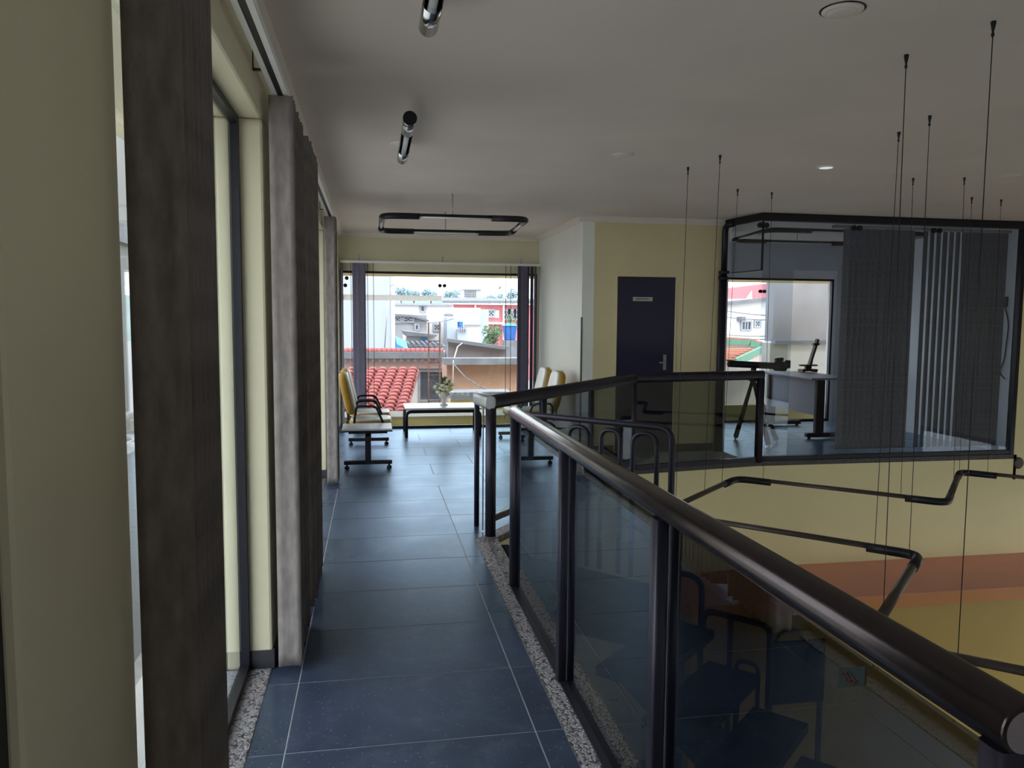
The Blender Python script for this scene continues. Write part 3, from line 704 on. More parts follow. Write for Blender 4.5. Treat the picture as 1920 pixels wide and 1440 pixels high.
# black notice board standing in the hall below
bx0, bx1 = at(1441, 1205, 6.1), at(1546, 1230, 6.1)
bl = thing('notice_board', 'black panel on legs with a looped top handle standing in the hall below', 'board', ((bx0.x + bx1.x) / 2, 6.1, GROUND))
obj('panel', MB().box(bx0.x, 6.08, -1.85, bx1.x, 6.12, bx0.z), 'black_metal', bl, bevel=0.01)
for x in (bx0.x + 0.03, bx1.x - 0.03): obj('leg', MB().box(x - 0.02, 6.085, GROUND, x + 0.02, 6.115, -1.85), 'black_metal', bl)
obj('foot_bar', MB().box(bx0.x - 0.05, 6.07, GROUND, bx1.x + 0.05, 6.13, GROUND + 0.04), 'black_metal', bl)
obj('handle', MB().tube(fillet([(bx0.x + 0.06, 6.1, bx0.z), (bx0.x + 0.12, 6.1, bx0.z + 0.1), (bx0.x + 0.28, 6.1, bx0.z + 0.1), (bx0.x + 0.34, 6.1, bx0.z)], 0.05), 0.016, 8), 'black_metal', bl)

# ------------------------------------------------------------------ suspended tube lamp over the hall
LZ = 0.13
LP = [(2.08, 5.31), (3.23, 6.42), (4.46, 5.30), (5.50, 6.40), (6.45, 5.45), (5.45, 4.45), (6.40, 3.45), (5.45, 2.50), (4.40, 3.30), (3.30, 1.98), (2.16, 3.01), (3.28, 4.10)]
LP = [Vector((x, y, LZ)) for x, y in LP]
sl = thing('suspended_lamp', 'zigzag suspended lamp of dark tubes hanging on thin wires above the hall', 'lamp', (4.3, 4.2, LZ))
N = len(LP)
for i in range(N):
    p, a, b = LP[i], LP[i - 1], LP[(i + 1) % N]
    ea = min(0.30, (a - p).length * 0.3); eb = min(0.30, (b - p).length * 0.3)
    pts = fillet([p + (a - p).normalized() * ea, p, p + (b - p).normalized() * eb], 0.11, 6)
    obj('elbow', MB().tube(pts, 0.030, 12), 'black_metal', sl)
    q0 = p + (b - p).normalized() * (eb - 0.02); en = min(0.30, (b - p).length * 0.3); q1 = b + (p - b).normalized() * (en - 0.02)
    up = Vector((0, 0, 0.007))
    dirn = (q1 - q0).normalized(); sid = Vector((dirn.y, -dirn.x, 0))
    half = [(0.026 * math.cos(math.radians(tt)), 0.026 * math.sin(math.radians(tt)) - 0.004) for tt in range(-10, 191, 20)]
    obj('reflector', MB().sweep(half, q0 + up, q1 + up), 'lamp_brown', sl)
    obj('fluorescent_tube', MB().tube([q0 + Vector((0, 0, 0.006)), q1 + Vector((0, 0, 0.006))], 0.011, 8), 'lamp_tube', sl)
WIR = [((1862, 55), (1796, 1233)), ((1699, 116), (1649, 1150)), ((1743, 227), (1707, 1035)), ((1685, 257), (1645, 1022)), ((1350, 299), (1330, 927)), ((1290, 321), (1274, 952)),
       ((1383, 361), (1364, 912)), ((1447, 367), (1425, 907)), ((1712, 341), (1688, 934)), ((1808, 340), (1781, 915)), ((1822, 376), (1799, 888)), ((1877, 380), (1852, 889))]
def nearest(p):
    best = None
    for i in range(N):
        a, b = LP[i], LP[(i + 1) % N]; d = b - a; t = max(0, min(1, (p - a).dot(d) / d.dot(d))); q = a + d * t
        if best is None or (q - p).length < (best - p).length: best = q
    return best
for (x0, y0), (x1, y1) in WIR:
    top = at_z(x0, y0, CZ - 0.03); bot = nearest(at_z(x1, y1, LZ)) + Vector((0, 0, 0.028))
    w = obj('wire', MB().tube([top, bot], 0.0020, 6), 'black_metal', sl)
    obj('ceiling_hook', MB().lathe([(0.003, -0.03), (0.007, -0.022), (0.004, -0.010), (0.006, 0.0), (0.010, 0.022), (0.010, 0.03)], top, 10), 'black_metal', w)

# ------------------------------------------------------------------ ceiling lights
def tube_light(y0, y1, x, label):
    z = 2.62
    t = thing('tube_light', label, 'lamp', (x, (y0 + y1) / 2, z), 'chrome tube lights under the ceiling')
    L = y1 - y0; a, b = y0 + L * 0.27, y1 - L * 0.25
    obj('sleeve', MB().tube([(x, y0, z), (x, a, z)], 0.036, 18), 'chrome', t); obj('sleeve', MB().tube([(x, b, z), (x, y1, z)], 0.036, 18), 'chrome', t)
    obj('end_cap', MB().tube([(x, y0 - 0.006, z), (x, y0 + 0.004, z)], 0.038, 18), 'black_metal', t)
    half = [(0.034 * math.cos(math.radians(k)), 0.034 * math.sin(math.radians(k))) for k in range(-20, 201, 20)]
    half += [(0.031 * math.cos(math.radians(k)), 0.031 * math.sin(math.radians(k))) for k in range(200, -21, -20)]
    obj('reflector', MB().sweep(half, (x, a - 0.01, z), (x, b + 0.01, z)), 'black_metal', t)
    obj('fluorescent_tube', MB().tube([(x, a - 0.005, z - 0.004), (x, b + 0.005, z - 0.004)], 0.016, 10), 'lamp_tube', t)
    obj('stem', MB().tube([(x, (a + b) / 2, z + 0.03), (x, (a + b) / 2, CZ)], 0.008, 8), 'aluminium', t)
tube_light(2.05, 2.96, 0.212, 'chrome tube light at the top edge, nearer one of the two over the walkway')
tube_light(4.28, 5.36, 0.208, 'chrome tube light with a black end cap, farther one of the two over the walkway')
def disc(px, py, r_, m, label, name='downlight'):
    c = at_z(px, py, CZ); t = thing(name, label, 'ceiling light', c, 'round fittings in the ceiling')
    obj('rim', MB().lathe([(r_ * 0.8, -0.012), (r_, -0.006), (r_, 0.0)], c, 24), 'white_enamel' if m != 'ceiling_paint' else 'ceiling_paint', t)
    obj('diffuser', MB().lathe([(0.001, -0.016), (r_ * 0.5, -0.015), (r_ * 0.78, -0.011), (r_ * 0.78, -0.006)], c, 24), m, t)
    return t, c
t, c = disc(1580, 18, 0.075, 'ceiling_paint', 'large flat ceiling disc with a dark gap round it at top right', 'ceiling_cover')
obj('gap_ring', MB().lathe([(0.0755, -0.002), (0.083, -0.002), (0.083, 0.0)], c, 24), 'black_metal', t)
disc(1168, 289, 0.072, 'ceiling_paint', 'unlit ceiling disc left of the suspended wires, above the bathroom wall', 'ceiling_cover')
disc(1549, 312, 0.070, 'lit_disc', 'glowing white round downlight above the glass office')
disc(1897, 328, 0.072, 'ceiling_paint', 'dim ceiling disc at the far right, above the office', 'ceiling_cover')
disc(752, 267, 0.075, 'white_enamel', 'white round ceiling plate just behind the farther chrome tube light', 'ceiling_cover')
def ring_light(pts, z, label, hang_at, rr=0.030, group='rounded rectangular tube lamps'):
    c = sum((Vector((x, y, z)) for x, y in pts), Vector()) / len(pts)
    t = thing('ring_lamp', label, 'lamp', c, group); P = [Vector((x, y, z)) for x, y in pts]; n = len(P)
    for i in range(n):
        p, a, b = P[i], P[i - 1], P[(i + 1) % n]; ea = (a - p).length * 0.25; eb = (b - p).length * 0.25
        obj('elbow', MB().tube(fillet([p + (a - p).normalized() * ea, p, p + (b - p).normalized() * eb], 0.14, 6), rr, 12), 'black_metal', t)
        q0 = p + (b - p) * 0.24; q1 = p + (b - p) * 0.76
        half = [(rr * 0.92 * math.cos(math.radians(k)), rr * 0.92 * math.sin(math.radians(k))) for k in range(-5, 186, 19)]
        obj('reflector', MB().sweep(half, q0, q1), 'black_metal', t)
        obj('fluorescent_tube', MB().tube([q0 - Vector((0, 0, 0.002)), q1 - Vector((0, 0, 0.002))], 0.013, 8), 'lamp_tube', t)
    for h in hang_at: obj('stem', MB().tube([(h[0], h[1], z), (h[0], h[1], CZ - 0.001)], 0.006, 8), 'aluminium', t)
    return t
ring_light([(0.10, 7.36), (1.46, 7.32), (1.52, 8.58), (0.10, 8.64)], 2.50, 'rounded rectangular lamp of black tubes hanging before the far window', [(0.80, 8.6), (0.75, 7.35)])
ring_light([(4.52, 8.36), (6.6, 8.36), (6.6, 9.62), (4.66, 9.62)], 2.60, 'rounded rectangular lamp of black tubes inside the glass office', [(5.6, 8.36), (5.6, 9.62)])

# ------------------------------------------------------------------ glass partition of the office
FY = OFF
gp = thing('glass_partition', 'dark framed smoked glass front of the office above the hall', 'partition', (5.8, FY, 0.0))
C0 = Vector((4.06, DOORW - 0.05, 0)); C1 = Vector((4.18, FY + 0.03, 0)); C2 = Vector((7.42, FY + 0.03, 0))
obj('top_frame', MB().bar(C0 + Vector((0.02, 0, CZ - 0.045)), C1 + Vector((0, 0, CZ - 0.045)), 0.06, 0.088), 'black_metal', gp, bevel=0.012)
obj('top_frame', MB().bar(C1 + Vector((-0.03, 0, CZ - 0.045)), C2 + Vector((0, 0, CZ - 0.045)), 0.06, 0.088), 'black_metal', gp, bevel=0.012)
obj('bottom_frame', MB().bar(C1 + Vector((0, 0, 0.027)), C2 + Vector((0, 0, 0.027)), 0.05, 0.05), 'black_metal', gp, bevel=0.004)
obj('corner_post', MB().tube(fillet([(4.055, DOORW - 0.06, 2.09), (4.055, DOORW - 0.06, 2.655), (4.09, DOORW - 0.22, 2.66)], 0.10, 6), 0.036, 12), 'black_metal', gp)
obj('corner_post', MB().sweep(rounded(0.085, 0.07, 0.02, 3), (4.04, DOORW - 0.06, 0.0), (4.045, DOORW - 0.06, 2.09), side=(1, 0, 0)), 'post_metal', gp)
for z in (2.045, 2.115): obj('post_collar', MB().lathe([(0.058, -0.016), (0.064, -0.008), (0.064, 0.008), (0.058, 0.016)], (4.055, DOORW - 0.06, z), 16), 'black_metal', gp)
obj('end_post', MB().bar(C2 + Vector((0.012, 0, 0)), C2 + Vector((0.012, 0, CZ)), 0.05, 0.06), 'black_metal', gp)
def fp(x0, x1, z0, z1, m='pane_office'): return obj('glass_pane', MB().box(x0, FY + 0.026, z0, x1, FY + 0.034, z1), m, gp)
pane_between(C0 + Vector((0.06, -0.06, 0)), C1 + Vector((0, 0.012, 0)), 2.11, CZ - 0.09, 'pane_office', gp)
obj('pane_edge', MB().bar(C0 + Vector((0.06, -0.06, 2.105)), C1 + Vector((0, 0.012, 2.105)), 0.01, 0.01), 'black_metal', gp)
obj('corner_seal', MB().bar(C1 + Vector((0, 0, 2.10)), C1 + Vector((0, 0, CZ - 0.09)), 0.018, 0.018), 'black_metal', gp)
XD = 4.555
fp(4.188, XD, 0.052, CZ - 0.09); fp(XD + 0.004, 5.085, 2.11, CZ - 0.09); fp(5.09, 6.23, 0.052, CZ - 0.09); fp(6.235, C2.x - 0.02, 0.052, CZ - 0.09)
for x, z in ((4.18, 2.585), (5.30, 2.585), (6.30, 2.585)):
    m = MB(); 
    for d in (-0.035, 0.035): m.lathe([(0.022, -0.02), (0.03, -0.014), (0.03, 0.014), (0.022, 0.02)], (x + d, FY + 0.03, z), 14, 'Y')
    obj('glass_clamp', m, 'black_metal', gp)
obj('door_lock', MB().box(XD - 0.05, FY + 0.005, 1.03, XD - 0.002, FY + 0.055, 1.12), 'black_metal', gp, bevel=0.01)
# vertical blind behind the office front
ob = thing('vertical_blind', 'dark vertical blind hanging closed behind the smoked office glass', 'blind', (6.2, FY + 0.15, 0.06))
BY = FY + 0.13
rail(ob, (5.08, BY, 2.625), (7.34, BY, 2.625), 'aluminium')
sp_ = []
for px in (1583, 1593, 1604, 1614, 1625, 1635, 1650, 1663, 1673, 1684, 1694, 1702): sp_.append((at(px, 600, BY).x, BY + random.uniform(-0.01, 0.01), random.uniform(0.1, 0.5)))
for px in (1728, 1740, 1752, 1764, 1776, 1788, 1800): sp_.append((at(px, 600, BY).x, BY, -0.40 + random.uniform(-0.06, 0.06)))
for px in (1811, 1820, 1829, 1839, 1848, 1857, 1866, 1873): sp_.append((at(px, 600, BY).x, BY + random.uniform(-0.01, 0.01), random.uniform(0.25, 0.5)))
sp_ = [(x, y, -a) for x, y, a in sp_]
hang(ob, sp_, 0.092, 2.50, 2.59, 'fabric_dark', 0.004)

# ------------------------------------------------------------------ seating
def pad(c, size, e=0.4, nu=20, nv=10, R=None):
    m = MB(); R = R or Matrix.Identity(3); c = Vector(c)
    def pw(x, p): return math.copysign(abs(x) ** p, x)
    for i in range(nv + 1):
        v = -PI / 2 + PI * i / nv
        for j in range(nu):
            u = 2 * PI * j / nu
            m.v.append(c + R @ Vector((size[0] / 2 * pw(math.cos(v), e) * pw(math.cos(u), e), size[1] / 2 * pw(math.cos(v), e) * pw(math.sin(u), e), size[2] / 2 * pw(math.sin(v), e))))
    for i in range(nv):
        for j in range(nu):
            j2 = (j + 1) % nu; m.f.append([i * nu + j, i * nu + j2, (i + 1) * nu + j2, (i + 1) * nu + j]); m.sm.append(True)
    return m
def beam_seat(xb, s, feet, seats, table, label, zt=0.41):
    """s=+1: seats face +X"""
    t = thing('beam_seating', label, 'seating', (xb, sum(feet) / 2, 0.0))
    obj('beam', MB().box(xb - 0.03, min(feet) - 0.05, 0.29, xb + 0.03, max(seats) + 0.28, 0.35), 'black_metal', t, bevel=0.006)
    for y in feet:
        m = MB().box(xb - 0.03, y - 0.03, 0.05, xb + 0.03, y + 0.03, 0.29).box(xb - 0.245, y - 0.025, 0.045, xb + 0.245, y + 0.025, 0.085)
        f = obj('foot', m, 'black_metal', t, bevel=0.005)
        for d in (-0.215, 0.215): obj('glide', MB().lathe([(0.012, 0.045), (0.012, 0.03), (0.026, 0.022), (0.026, 0.004), (0.018, 0.0)], (xb + d, y, 0), 12), 'black_metal', f)
    for y in seats:
        obj('seat', pad((xb + s * 0.03, y, 0.405), (0.46, 0.48, 0.085), 0.38), 'mustard_vinyl', t)
        st_ = t.children[-1]
        obj('seat_gloss', pad((xb + s * 0.035, y, 0.438), (0.44, 0.455, 0.035), 0.45), 'pale_vinyl', st_)  # pale top puts the window's reflection on the seat into the colour
        R = Matrix.Rotation(-s * math.radians(13), 3, 'Y'); bc = Vector((xb - s * 0.225, y, 0.725))
        bk = obj('backrest', pad(bc, (0.11, 0.46, 0.48), 0.5, R=R), 'mustard_vinyl', t)
        obj('backrest_facing', pad(bc + R @ Vector((s * 0.036, 0, 0.003)), (0.05, 0.435, 0.455), 0.5, R=R), 'pale_vinyl', bk)
        m = MB()
        for d in (-0.11, 0.11): m.tube(fillet([(xb - s * 0.10, y + d, 0.355), (xb - s * 0.245, y + d, 0.365), (xb - s * 0.21, y + d, 0.46), (xb - s * 0.24, y + d, 0.60)], 0.05), 0.010, 8)
        obj('back_bracket', m, 'black_metal', t)
        obj('piping_clip', MB().tube([bc + R @ Vector((-s * 0.02, -0.06, 0.240)), bc + R @ Vector((-s * 0.02, 0.06, 0.240))], 0.008, 8), 'aluminium', t)
        for d in (-0.265, 0.265):
            P = [(xb - s * 0.15, y + d, 0.37), (xb - s * 0.13, y + d, 0.605), (xb + s * 0.085, y + d, 0.605), (xb + s * 0.175, y + d, 0.385)]
            obj('armrest', MB().tube(fillet(P, 0.05), 0.013, 10), 'black_metal', t)
        obj('seat_frame', MB().box(xb - 0.16, y - 0.27, 0.345, xb - 0.12, y + 0.27, 0.37).box(xb + 0.13, y - 0.27, 0.345, xb + 0.17, y + 0.27, 0.37), 'black_metal', t)
    if table:
        obj('side_table', MB().box(xb - 0.26, table[0], zt, xb + 0.245, table[1], zt + 0.018), 'laminate', t, bevel=0.004)
        obj('table_edge', MB().box(xb - 0.263, table[0] - 0.003, zt - 0.012, xb + 0.248, table[1] + 0.003, zt), 'black_metal', t)
        obj('table_bracket', MB().box(xb - 0.2, (table[0] + table[1]) / 2 - 0.02, 0.35, xb + 0.2, (table[0] + table[1]) / 2 + 0.02, zt - 0.012), 'black_metal', t)
    return t
beam_seat(-0.052, 1, (8.05, 9.60), (8.70, 9.34), (7.93, 8.38), 'pair of mustard beam seats facing right with a laminate side table in front')
beam_seat(1.86, -1, (8.30, 9.90), (8.72, 9.38), (8.02, 8.40), 'pair of mustard and pale beam seats facing left against the white wall', 0.395)
# low white table and its flowers
tz = 0.385
tb = thing('coffee_table', 'low white topped table on black bent tube legs before the far window', 'table', (0.93, 10.4, 0.0))
obj('tabletop', MB().box(0.41, 10.08, tz - 0.022, 1.42, 10.72, tz), 'laminate', tb, bevel=0.004)
for y in (10.11, 10.69):
    obj('leg_frame', MB().tube(fillet([(0.43, y, 0.0), (0.43, y, tz - 0.048), (1.40, y, tz - 0.048), (1.40, y, 0.0)], 0.07), 0.022, 10), 'black_metal', tb)
vs = thing('flower_vase', 'white footed urn of white and yellow flowers on the low table', 'vase', (0.945, 10.40, tz))
vc = (0.945, 10.40, tz)
obj('urn', MB().lathe([(0.055, 0.0), (0.055, 0.012), (0.03, 0.03), (0.022, 0.06), (0.032, 0.085), (0.065, 0.12), (0.085, 0.17), (0.08, 0.19)], vc, 20), 'ceramic', vs)
fol = MB(); C = Vector((0.945, 10.40, tz + 0.245))
for i in range(110):
    d = Vector((random.gauss(0, 1), random.gauss(0, 1), random.gauss(0.35, 0.8))).normalized(); L = random.uniform(0.11, 0.19); w = 0.016
    s_ = d.cross(Vector((0, 0, 1))).normalized() * w; p = C + d * 0.02
    fol.add([p - s_ * .4, p + s_ * .4, C + d * L * .6 + s_, C + d * L, C + d * L * .6 - s_], [(0, 1, 2, 3, 4)])
stuff(obj('foliage', fol, 'leaf', vs))
pet = None
for i in range(24):
    d = Vector((random.gauss(0, 1), random.gauss(-0.3, 1), random.gauss(0.1, 0.6))).normalized(); p = C + d * random.uniform(0.09, 0.135)
    yel = i in (2, 7, 11)
    obj('flower', MB().lathe([(0.006, -0.02), (0.030, -0.008), (0.036, 0.008), (0.024, 0.02), (0.004, 0.024)], p, 9), 'petal_yellow' if yel else 'petal', vs)

# ------------------------------------------------------------------ office furniture
def desk(label, x0, x1, y0, y1, z, side_panel):
    t = thing('office_desk', label, 'desk', ((x0 + x1) / 2, (y0 + y1) / 2, 0.0))
    obj('desktop', MB().box(x0, y0, z - 0.03, x1, y1, z), 'desk_grey', t, bevel=0.006)
    legs = ((y0 + 0.06, y1 - 0.06) if side_panel else None)
    if side_panel:
        for y in legs:
            obj('leg', MB().box(x0 + 0.10, y - 0.035, 0.05, x0 + 0.22, y + 0.035, z - 0.03), 'desk_brown', t, bevel=0.01)
            f = obj('foot', MB().box(x0 - 0.02, y - 0.04, 0.02, x1 - 0.02, y + 0.04, 0.08), 'desk_brown', t, bevel=0.012)
            for x in (x0 + 0.03, x1 - 0.07): obj('glide', MB().lathe([(0.02, 0.02), (0.02, 0.0)], (x, y, 0), 10), 'black_metal', f)
        obj('modesty_panel', MB().box(x0 + 0.14, legs[0] + 0.03, 0.30, x0 + 0.16, legs[1] - 0.03, z - 0.035), 'desk_grey', t)
    else:
        for x in (x0 + 0.08, x1 - 0.08):
            obj('leg', MB().box(x - 0.035, y0 + 0.1, 0.05, x + 0.035, y0 + 0.2, z - 0.03), 'desk_brown', t, bevel=0.01)
            obj('foot', MB().box(x - 0.04, y0 - 0.02, 0.0, x + 0.04, y1 - 0.02, 0.06), 'desk_brown', t, bevel=0.012)
        obj('modesty_panel', MB().box(x0 + 0.115, y0 + 0.13, 0.26, x1 - 0.115, y0 + 0.15, z - 0.035), 'desk_grey', t)
    return t
desk('grey desk with a slab side panel near the office window', 5.66, 6.32, 9.24, 10.62, 0.81, True)
q0, q1 = at(1688, 720, 10.05), at(1812, 720, 10.05)
desk('grey desk half hidden behind the dark office blind', q0.x - 0.4, min(q1.x, 7.40), 9.95, 10.55, 0.86, False)
oc = thing('office_chair', 'chair with a mustard rounded back behind the blind hidden desk', 'chair', (at(1700, 715, 10.72).x, 10.74, 0.0))
X0 = oc.location.x
obj('backrest', pad((X0 - 0.02, 10.80, 0.72), (0.44, 0.08, 0.46), 0.5), 'mustard_vinyl', oc); obj('seat', pad((X0 - 0.02, 10.66, 0.45), (0.44, 0.40, 0.08), 0.4), 'mustard_vinyl', oc)
obj('column', MB().tube([(X0 - 0.02, 10.66, 0.08), (X0 - 0.02, 10.66, 0.42)], 0.03, 10), 'black_metal', oc)
obj('back_bracket', MB().tube([(X0 - 0.02, 10.68, 0.40), (X0 - 0.02, 10.83, 0.42), (X0 - 0.02, 10.83, 0.60)], 0.016, 8), 'black_metal', oc)
for k in range(5):
    a = 2 * PI * k / 5; obj('base_arm', MB().bar((X0 - 0.02, 10.66, 0.075), (X0 - 0.02 + 0.2 * math.cos(a), 10.66 + 0.2 * math.sin(a), 0.045), 0.035, 0.03), 'black_metal', oc)
    obj('caster', MB().lathe([(0.02, -0.012), (0.024, 0.0), (0.02, 0.012)], (X0 - 0.02 + 0.2 * math.cos(a), 10.66 + 0.2 * math.sin(a), 0.024), 10, 'Y'), 'black_metal', oc)
EZ = 0.81
ey = 10.30
b0 = at(1514, 712, ey); ex = b0.x
es = thing('table_easel', 'small dark wooden easel standing on the grey office desk', 'easel', (ex, ey, EZ))
topm = at(1533, 636, ey + 0.02)
obj('mast', MB().bar((ex, ey, EZ + 0.05), topm, 0.05, 0.035), 'wood_dark', es)
obj('top_clamp', MB().bar(at(1525, 646, ey), at(1535, 645, ey), 0.05, 0.035), 'wood_dark', es)
obj('rear_leg', MB().bar(Vector((ex, ey, EZ)) + (topm - Vector((ex, ey, EZ))) * 0.62, (ex + 0.13, ey + 0.16, EZ + 0.012), 0.022, 0.022), 'wood_dark', es)
obj('tray', MB().bar((ex - 0.15, ey - 0.03, EZ + 0.105), (ex + 0.12, ey - 0.03, EZ + 0.105), 0.05, 0.022), 'wood_dark', es)
obj('base', MB().box(ex - 0.12, ey - 0.07, EZ + 0.018, ex + 0.12, ey + 0.07, EZ + 0.05), 'wood_dark', es, bevel=0.006)
for d in (-0.1, 0.1): obj('foot', MB().box(ex + d - 0.015, ey - 0.06, EZ + 0.001, ex + d + 0.015, ey + 0.06, EZ + 0.018), 'wood_dark', es)
obj('riser', MB().box(ex - 0.045, ey - 0.02, EZ + 0.05, ex + 0.045, ey + 0.02, EZ + 0.10), 'wood_dark', es)
ap = at(1412, 706, 9.05)
ts_ = thing('tripod', 'dark horizontal tube on a splayed wooden tripod just inside the office', 'tripod', (ap.x, ap.y, 0.0))
for fx, fy in ((4.70, 9.42), (4.80, 8.72), (5.12, 9.10)):
    obj('leg', MB().tube([ap + Vector((0, 0, -0.03)), (ap.x + (fx - ap.x) * .97, ap.y + (fy - ap.y) * .97, 0.03)], [0.022, 0.034], 8), 'wood_leg', ts_)
    obj('leg_tip', MB().tube([(ap.x + (fx - ap.x) * .965, ap.y + (fy - ap.y) * .965, 0.035), (fx, fy, 0.0)], [0.024, 0.008], 8), 'aluminium', ts_)
obj('mount', MB().lathe([(0.05, -0.06), (0.06, -0.02), (0.05, 0.03), (0.03, 0.08)], ap, 14), 'black_metal', ts_)
t0, t1 = at(1366, 682, 9.05), at(1472, 687, 9.05)
obj('tube', MB().tube([t0, t0 + (t1 - t0) * 0.8, t0 + (t1 - t0) * 0.82, t1], [0.042, 0.042, 0.062, 0.064], 16), 'black_metal', ts_)
obj('finder', MB().tube([at(1461, 675, 9.05) + Vector((-0.05, 0, 0)), at(1461, 675, 9.05) + Vector((0.05, 0, 0.01))], 0.024, 10), 'black_metal', ts_)
obj('yoke', MB().bar(ap + Vector((0, 0, 0.05)), t0 + (t1 - t0) * 0.45, 0.05, 0.05), 'black_metal', ts_)
cb = thing('cable', 'loose dark cable hanging on the pale office wall at the right edge', 'cable', (7.44, 8.05, 0.3))
obj('cord', MB().tube(fillet([(7.443, 8.10, 1.75), (7.443, 8.02, 1.55), (7.443, 8.06, 1.1), (7.443, 8.13, 0.95), (7.443, 8.03, 0.88)], 0.1), 0.006, 6), 'black_metal', cb)
obj('socket', MB().box(7.43, 8.06, 1.74, 7.449, 8.14, 1.86), 'black_metal', cb, bevel=0.004)
kb = at(1908, 868, OFF)
tag(obj('wall_knob', MB().lathe([(0.055, -0.03), (0.07, -0.015), (0.04, -0.008), (0.04, 0.0)], (min(kb.x, 7.6), OFF, kb.z), 18, 'Y'), 'lamp_brown'), 'round brown knob on the yellow hall wall at the right edge', 'knob')

# ------------------------------------------------------------------ outside
STREET = -3.4
struct('ground', MB().box(-120, -60, STREET - 0.2, 200, 420, STREET), 'asphalt')
struct('trim_16', MB().box(-1.2, FAR + 0.151, 2.20, 9.4, 12.25, 2.45), 'ext_yellow')             # canopy slab over the windows
mb = MB().box(-1.2, 11.35, -0.5, 4.4, 11.5, 0.10).box(-1.2, 11.13, -0.5, 4.4, 11.35, -0.03)
struct('trim_17', mb, 'ext_yellow')
struct('trim_18', MB().slab([(-1.2, 11.30, 0.105), (4.4, 11.30, 0.105), (4.4, 11.62, 0.15), (-1.2, 11.62, 0.15)], (0, 0, 0.02)), 'ext_ledge')
mb = MB().box(4.5, 11.35, -0.5, 9.2, 11.5, 0.22)
struct('trim_19', mb, 'ext_yellow')

def wall_rect(px0, py0, px1, py1, Y, depth, m, name='wall', parent=None, mb=None):
    a, b = at(px0, py1, Y), at(px1, py0, Y); w = MB() if mb is None else mb
    w.box(min(a.x, b.x), Y, min(a.z, b.z), max(a.x, b.x), Y + depth, max(a.z, b.z))
    return obj(name, w, m, parent) if mb is None else w
def bld(label, px, Y, name='house', cat='house', group=None):
    return thing(name, label, cat, (at(px, 600, Y).x, Y, STREET), group)
def down(px0, py0, px1, Y, depth, m, parent, name='wall'):      # block reaching the street
    a, b = at(px0, py0, Y), at(px1, py0, Y)
    return obj(name, MB().box(a.x, Y, STREET, b.x, Y + depth, a.z), m, parent)
def win(px0, py0, px1, py1, Y, parent, bars=(1, 1), frame='ext_frame'):
    a, b = at(px0, py1, Y), at(px1, py0, Y); t = 0.0025 * Y
    f = MB().box(a.x - t, Y - 0.06, a.z - t, b.x + t, Y, a.z).box(a.x - t, Y - 0.06, b.z, b.x + t, Y, b.z + t).box(a.x - t, Y - 0.06, a.z, a.x, Y, b.z).box(b.x, Y - 0.06, a.z, b.x + t, Y, b.z)
    for i in range(1, bars[0]): x = a.x + (b.x - a.x) * i / bars[0]; f.box(x - t / 3, Y - 0.05, a.z, x + t / 3, Y - 0.02, b.z)
    for i in range(1, bars[1]): z = a.z + (b.z - a.z) * i / bars[1]; f.box(a.x, Y - 0.05, z - t / 3, b.x, Y - 0.02, z + t / 3)
    w = obj('window', f, frame, parent); obj('pane', MB().box(a.x, Y - 0.02, a.z, b.x, Y - 0.005, b.z), 'ext_window', w); return w
# house with the tiled lean-to, seen through the left half of the far window
h = bld('low white house with a red tiled lean-to right under the far window', 720, 16.5)
TOPY, LOWY = 16.4, 13.6
tl, tr_ = at(560, 689, TOPY), at(786, 687, TOPY); ll, lr = at(560, 775, LOWY), at(762, 772, LOWY)
tr_.z = tl.z; lr.z = ll.z
obj('roof_board', MB().slab([(tl.x, TOPY, tl.z - 0.05), (tr_.x, TOPY, tl.z - 0.05), (lr.x, LOWY, ll.z - 0.05), (ll.x, LOWY, ll.z - 0.05)], (0, 0, -0.05)), 'terracotta', h)
obj('eaves_wall', MB().box(ll.x, LOWY + 0.25, STREET, lr.x - 0.05, LOWY + 0.4, ll.z - 0.05), 'ext_white', h)
def pan_tile(L, W):                       # half-round clay tile lying along +Y, rounded side up
    m = MB(); n = 5
    for y, z0, r_ in ((0, 0.025, W / 2), (L, 0.0, W / 2 * 0.86)):
        for i in range(n + 1):
            a = PI * i / n; m.v.append(Vector((-r_ * math.cos(a), y, z0 + r_ * 0.62 * math.sin(a))))
    for i in range(n): m.f.append([i, i + 1, n + 1 + i + 1, n + 1 + i]); m.sm.append(True)
    m.f.append(list(range(n + 1))[::-1]); m.sm.append(False)
    return m
NR, NC = 13, 15
slope = math.atan2(tl.z - ll.z, TOPY - LOWY); RL = math.hypot(tl.z - ll.z, TOPY - LOWY) / NR
tile0 = None
for c_ in range(NC):
    for r_ in range(NR):
        f0 = r_ / NR
        y = LOWY + (TOPY - LOWY) * f0; z = ll.z + (tl.z - ll.z) * f0
        xr = lr.x + (tr_.x - lr.x) * f0; x = xr - 0.10 - c_ * 0.21
        loc = Vector((x + random.uniform(-0.008, 0.008), y, z - 0.045)) - h.location
        if tile0 is None:
            tile0 = obj('roof_tile', pan_tile(RL * 1.12, 0.20), 'terracotta', None, base=(0, 0, 0)); tile0.parent = h; q = tile0
        else: q = tile0.copy(); COL.objects.link(q)
        q.location = loc; q.rotation_euler = (slope, 0, random.uniform(-0.02, 0.02))
e0, e1 = at(560, 782, LOWY - 0.05), at(764, 779, LOWY - 0.05)
obj('eaves_tile_row', MB().tube([(e0.x, LOWY - 0.03, ll.z - 0.05), (lr.x + 0.02, LOWY - 0.03, ll.z - 0.05)], 0.06, 8), 'terracotta_orange', h)
wall_rect(560, 658, 846, 780, 17.2, 0.25, 'ext_white', 'wall', h)
wall_rect(560, 667, 838, 692, 17.12, 0.07, 'ext_palepink', 'band', h)
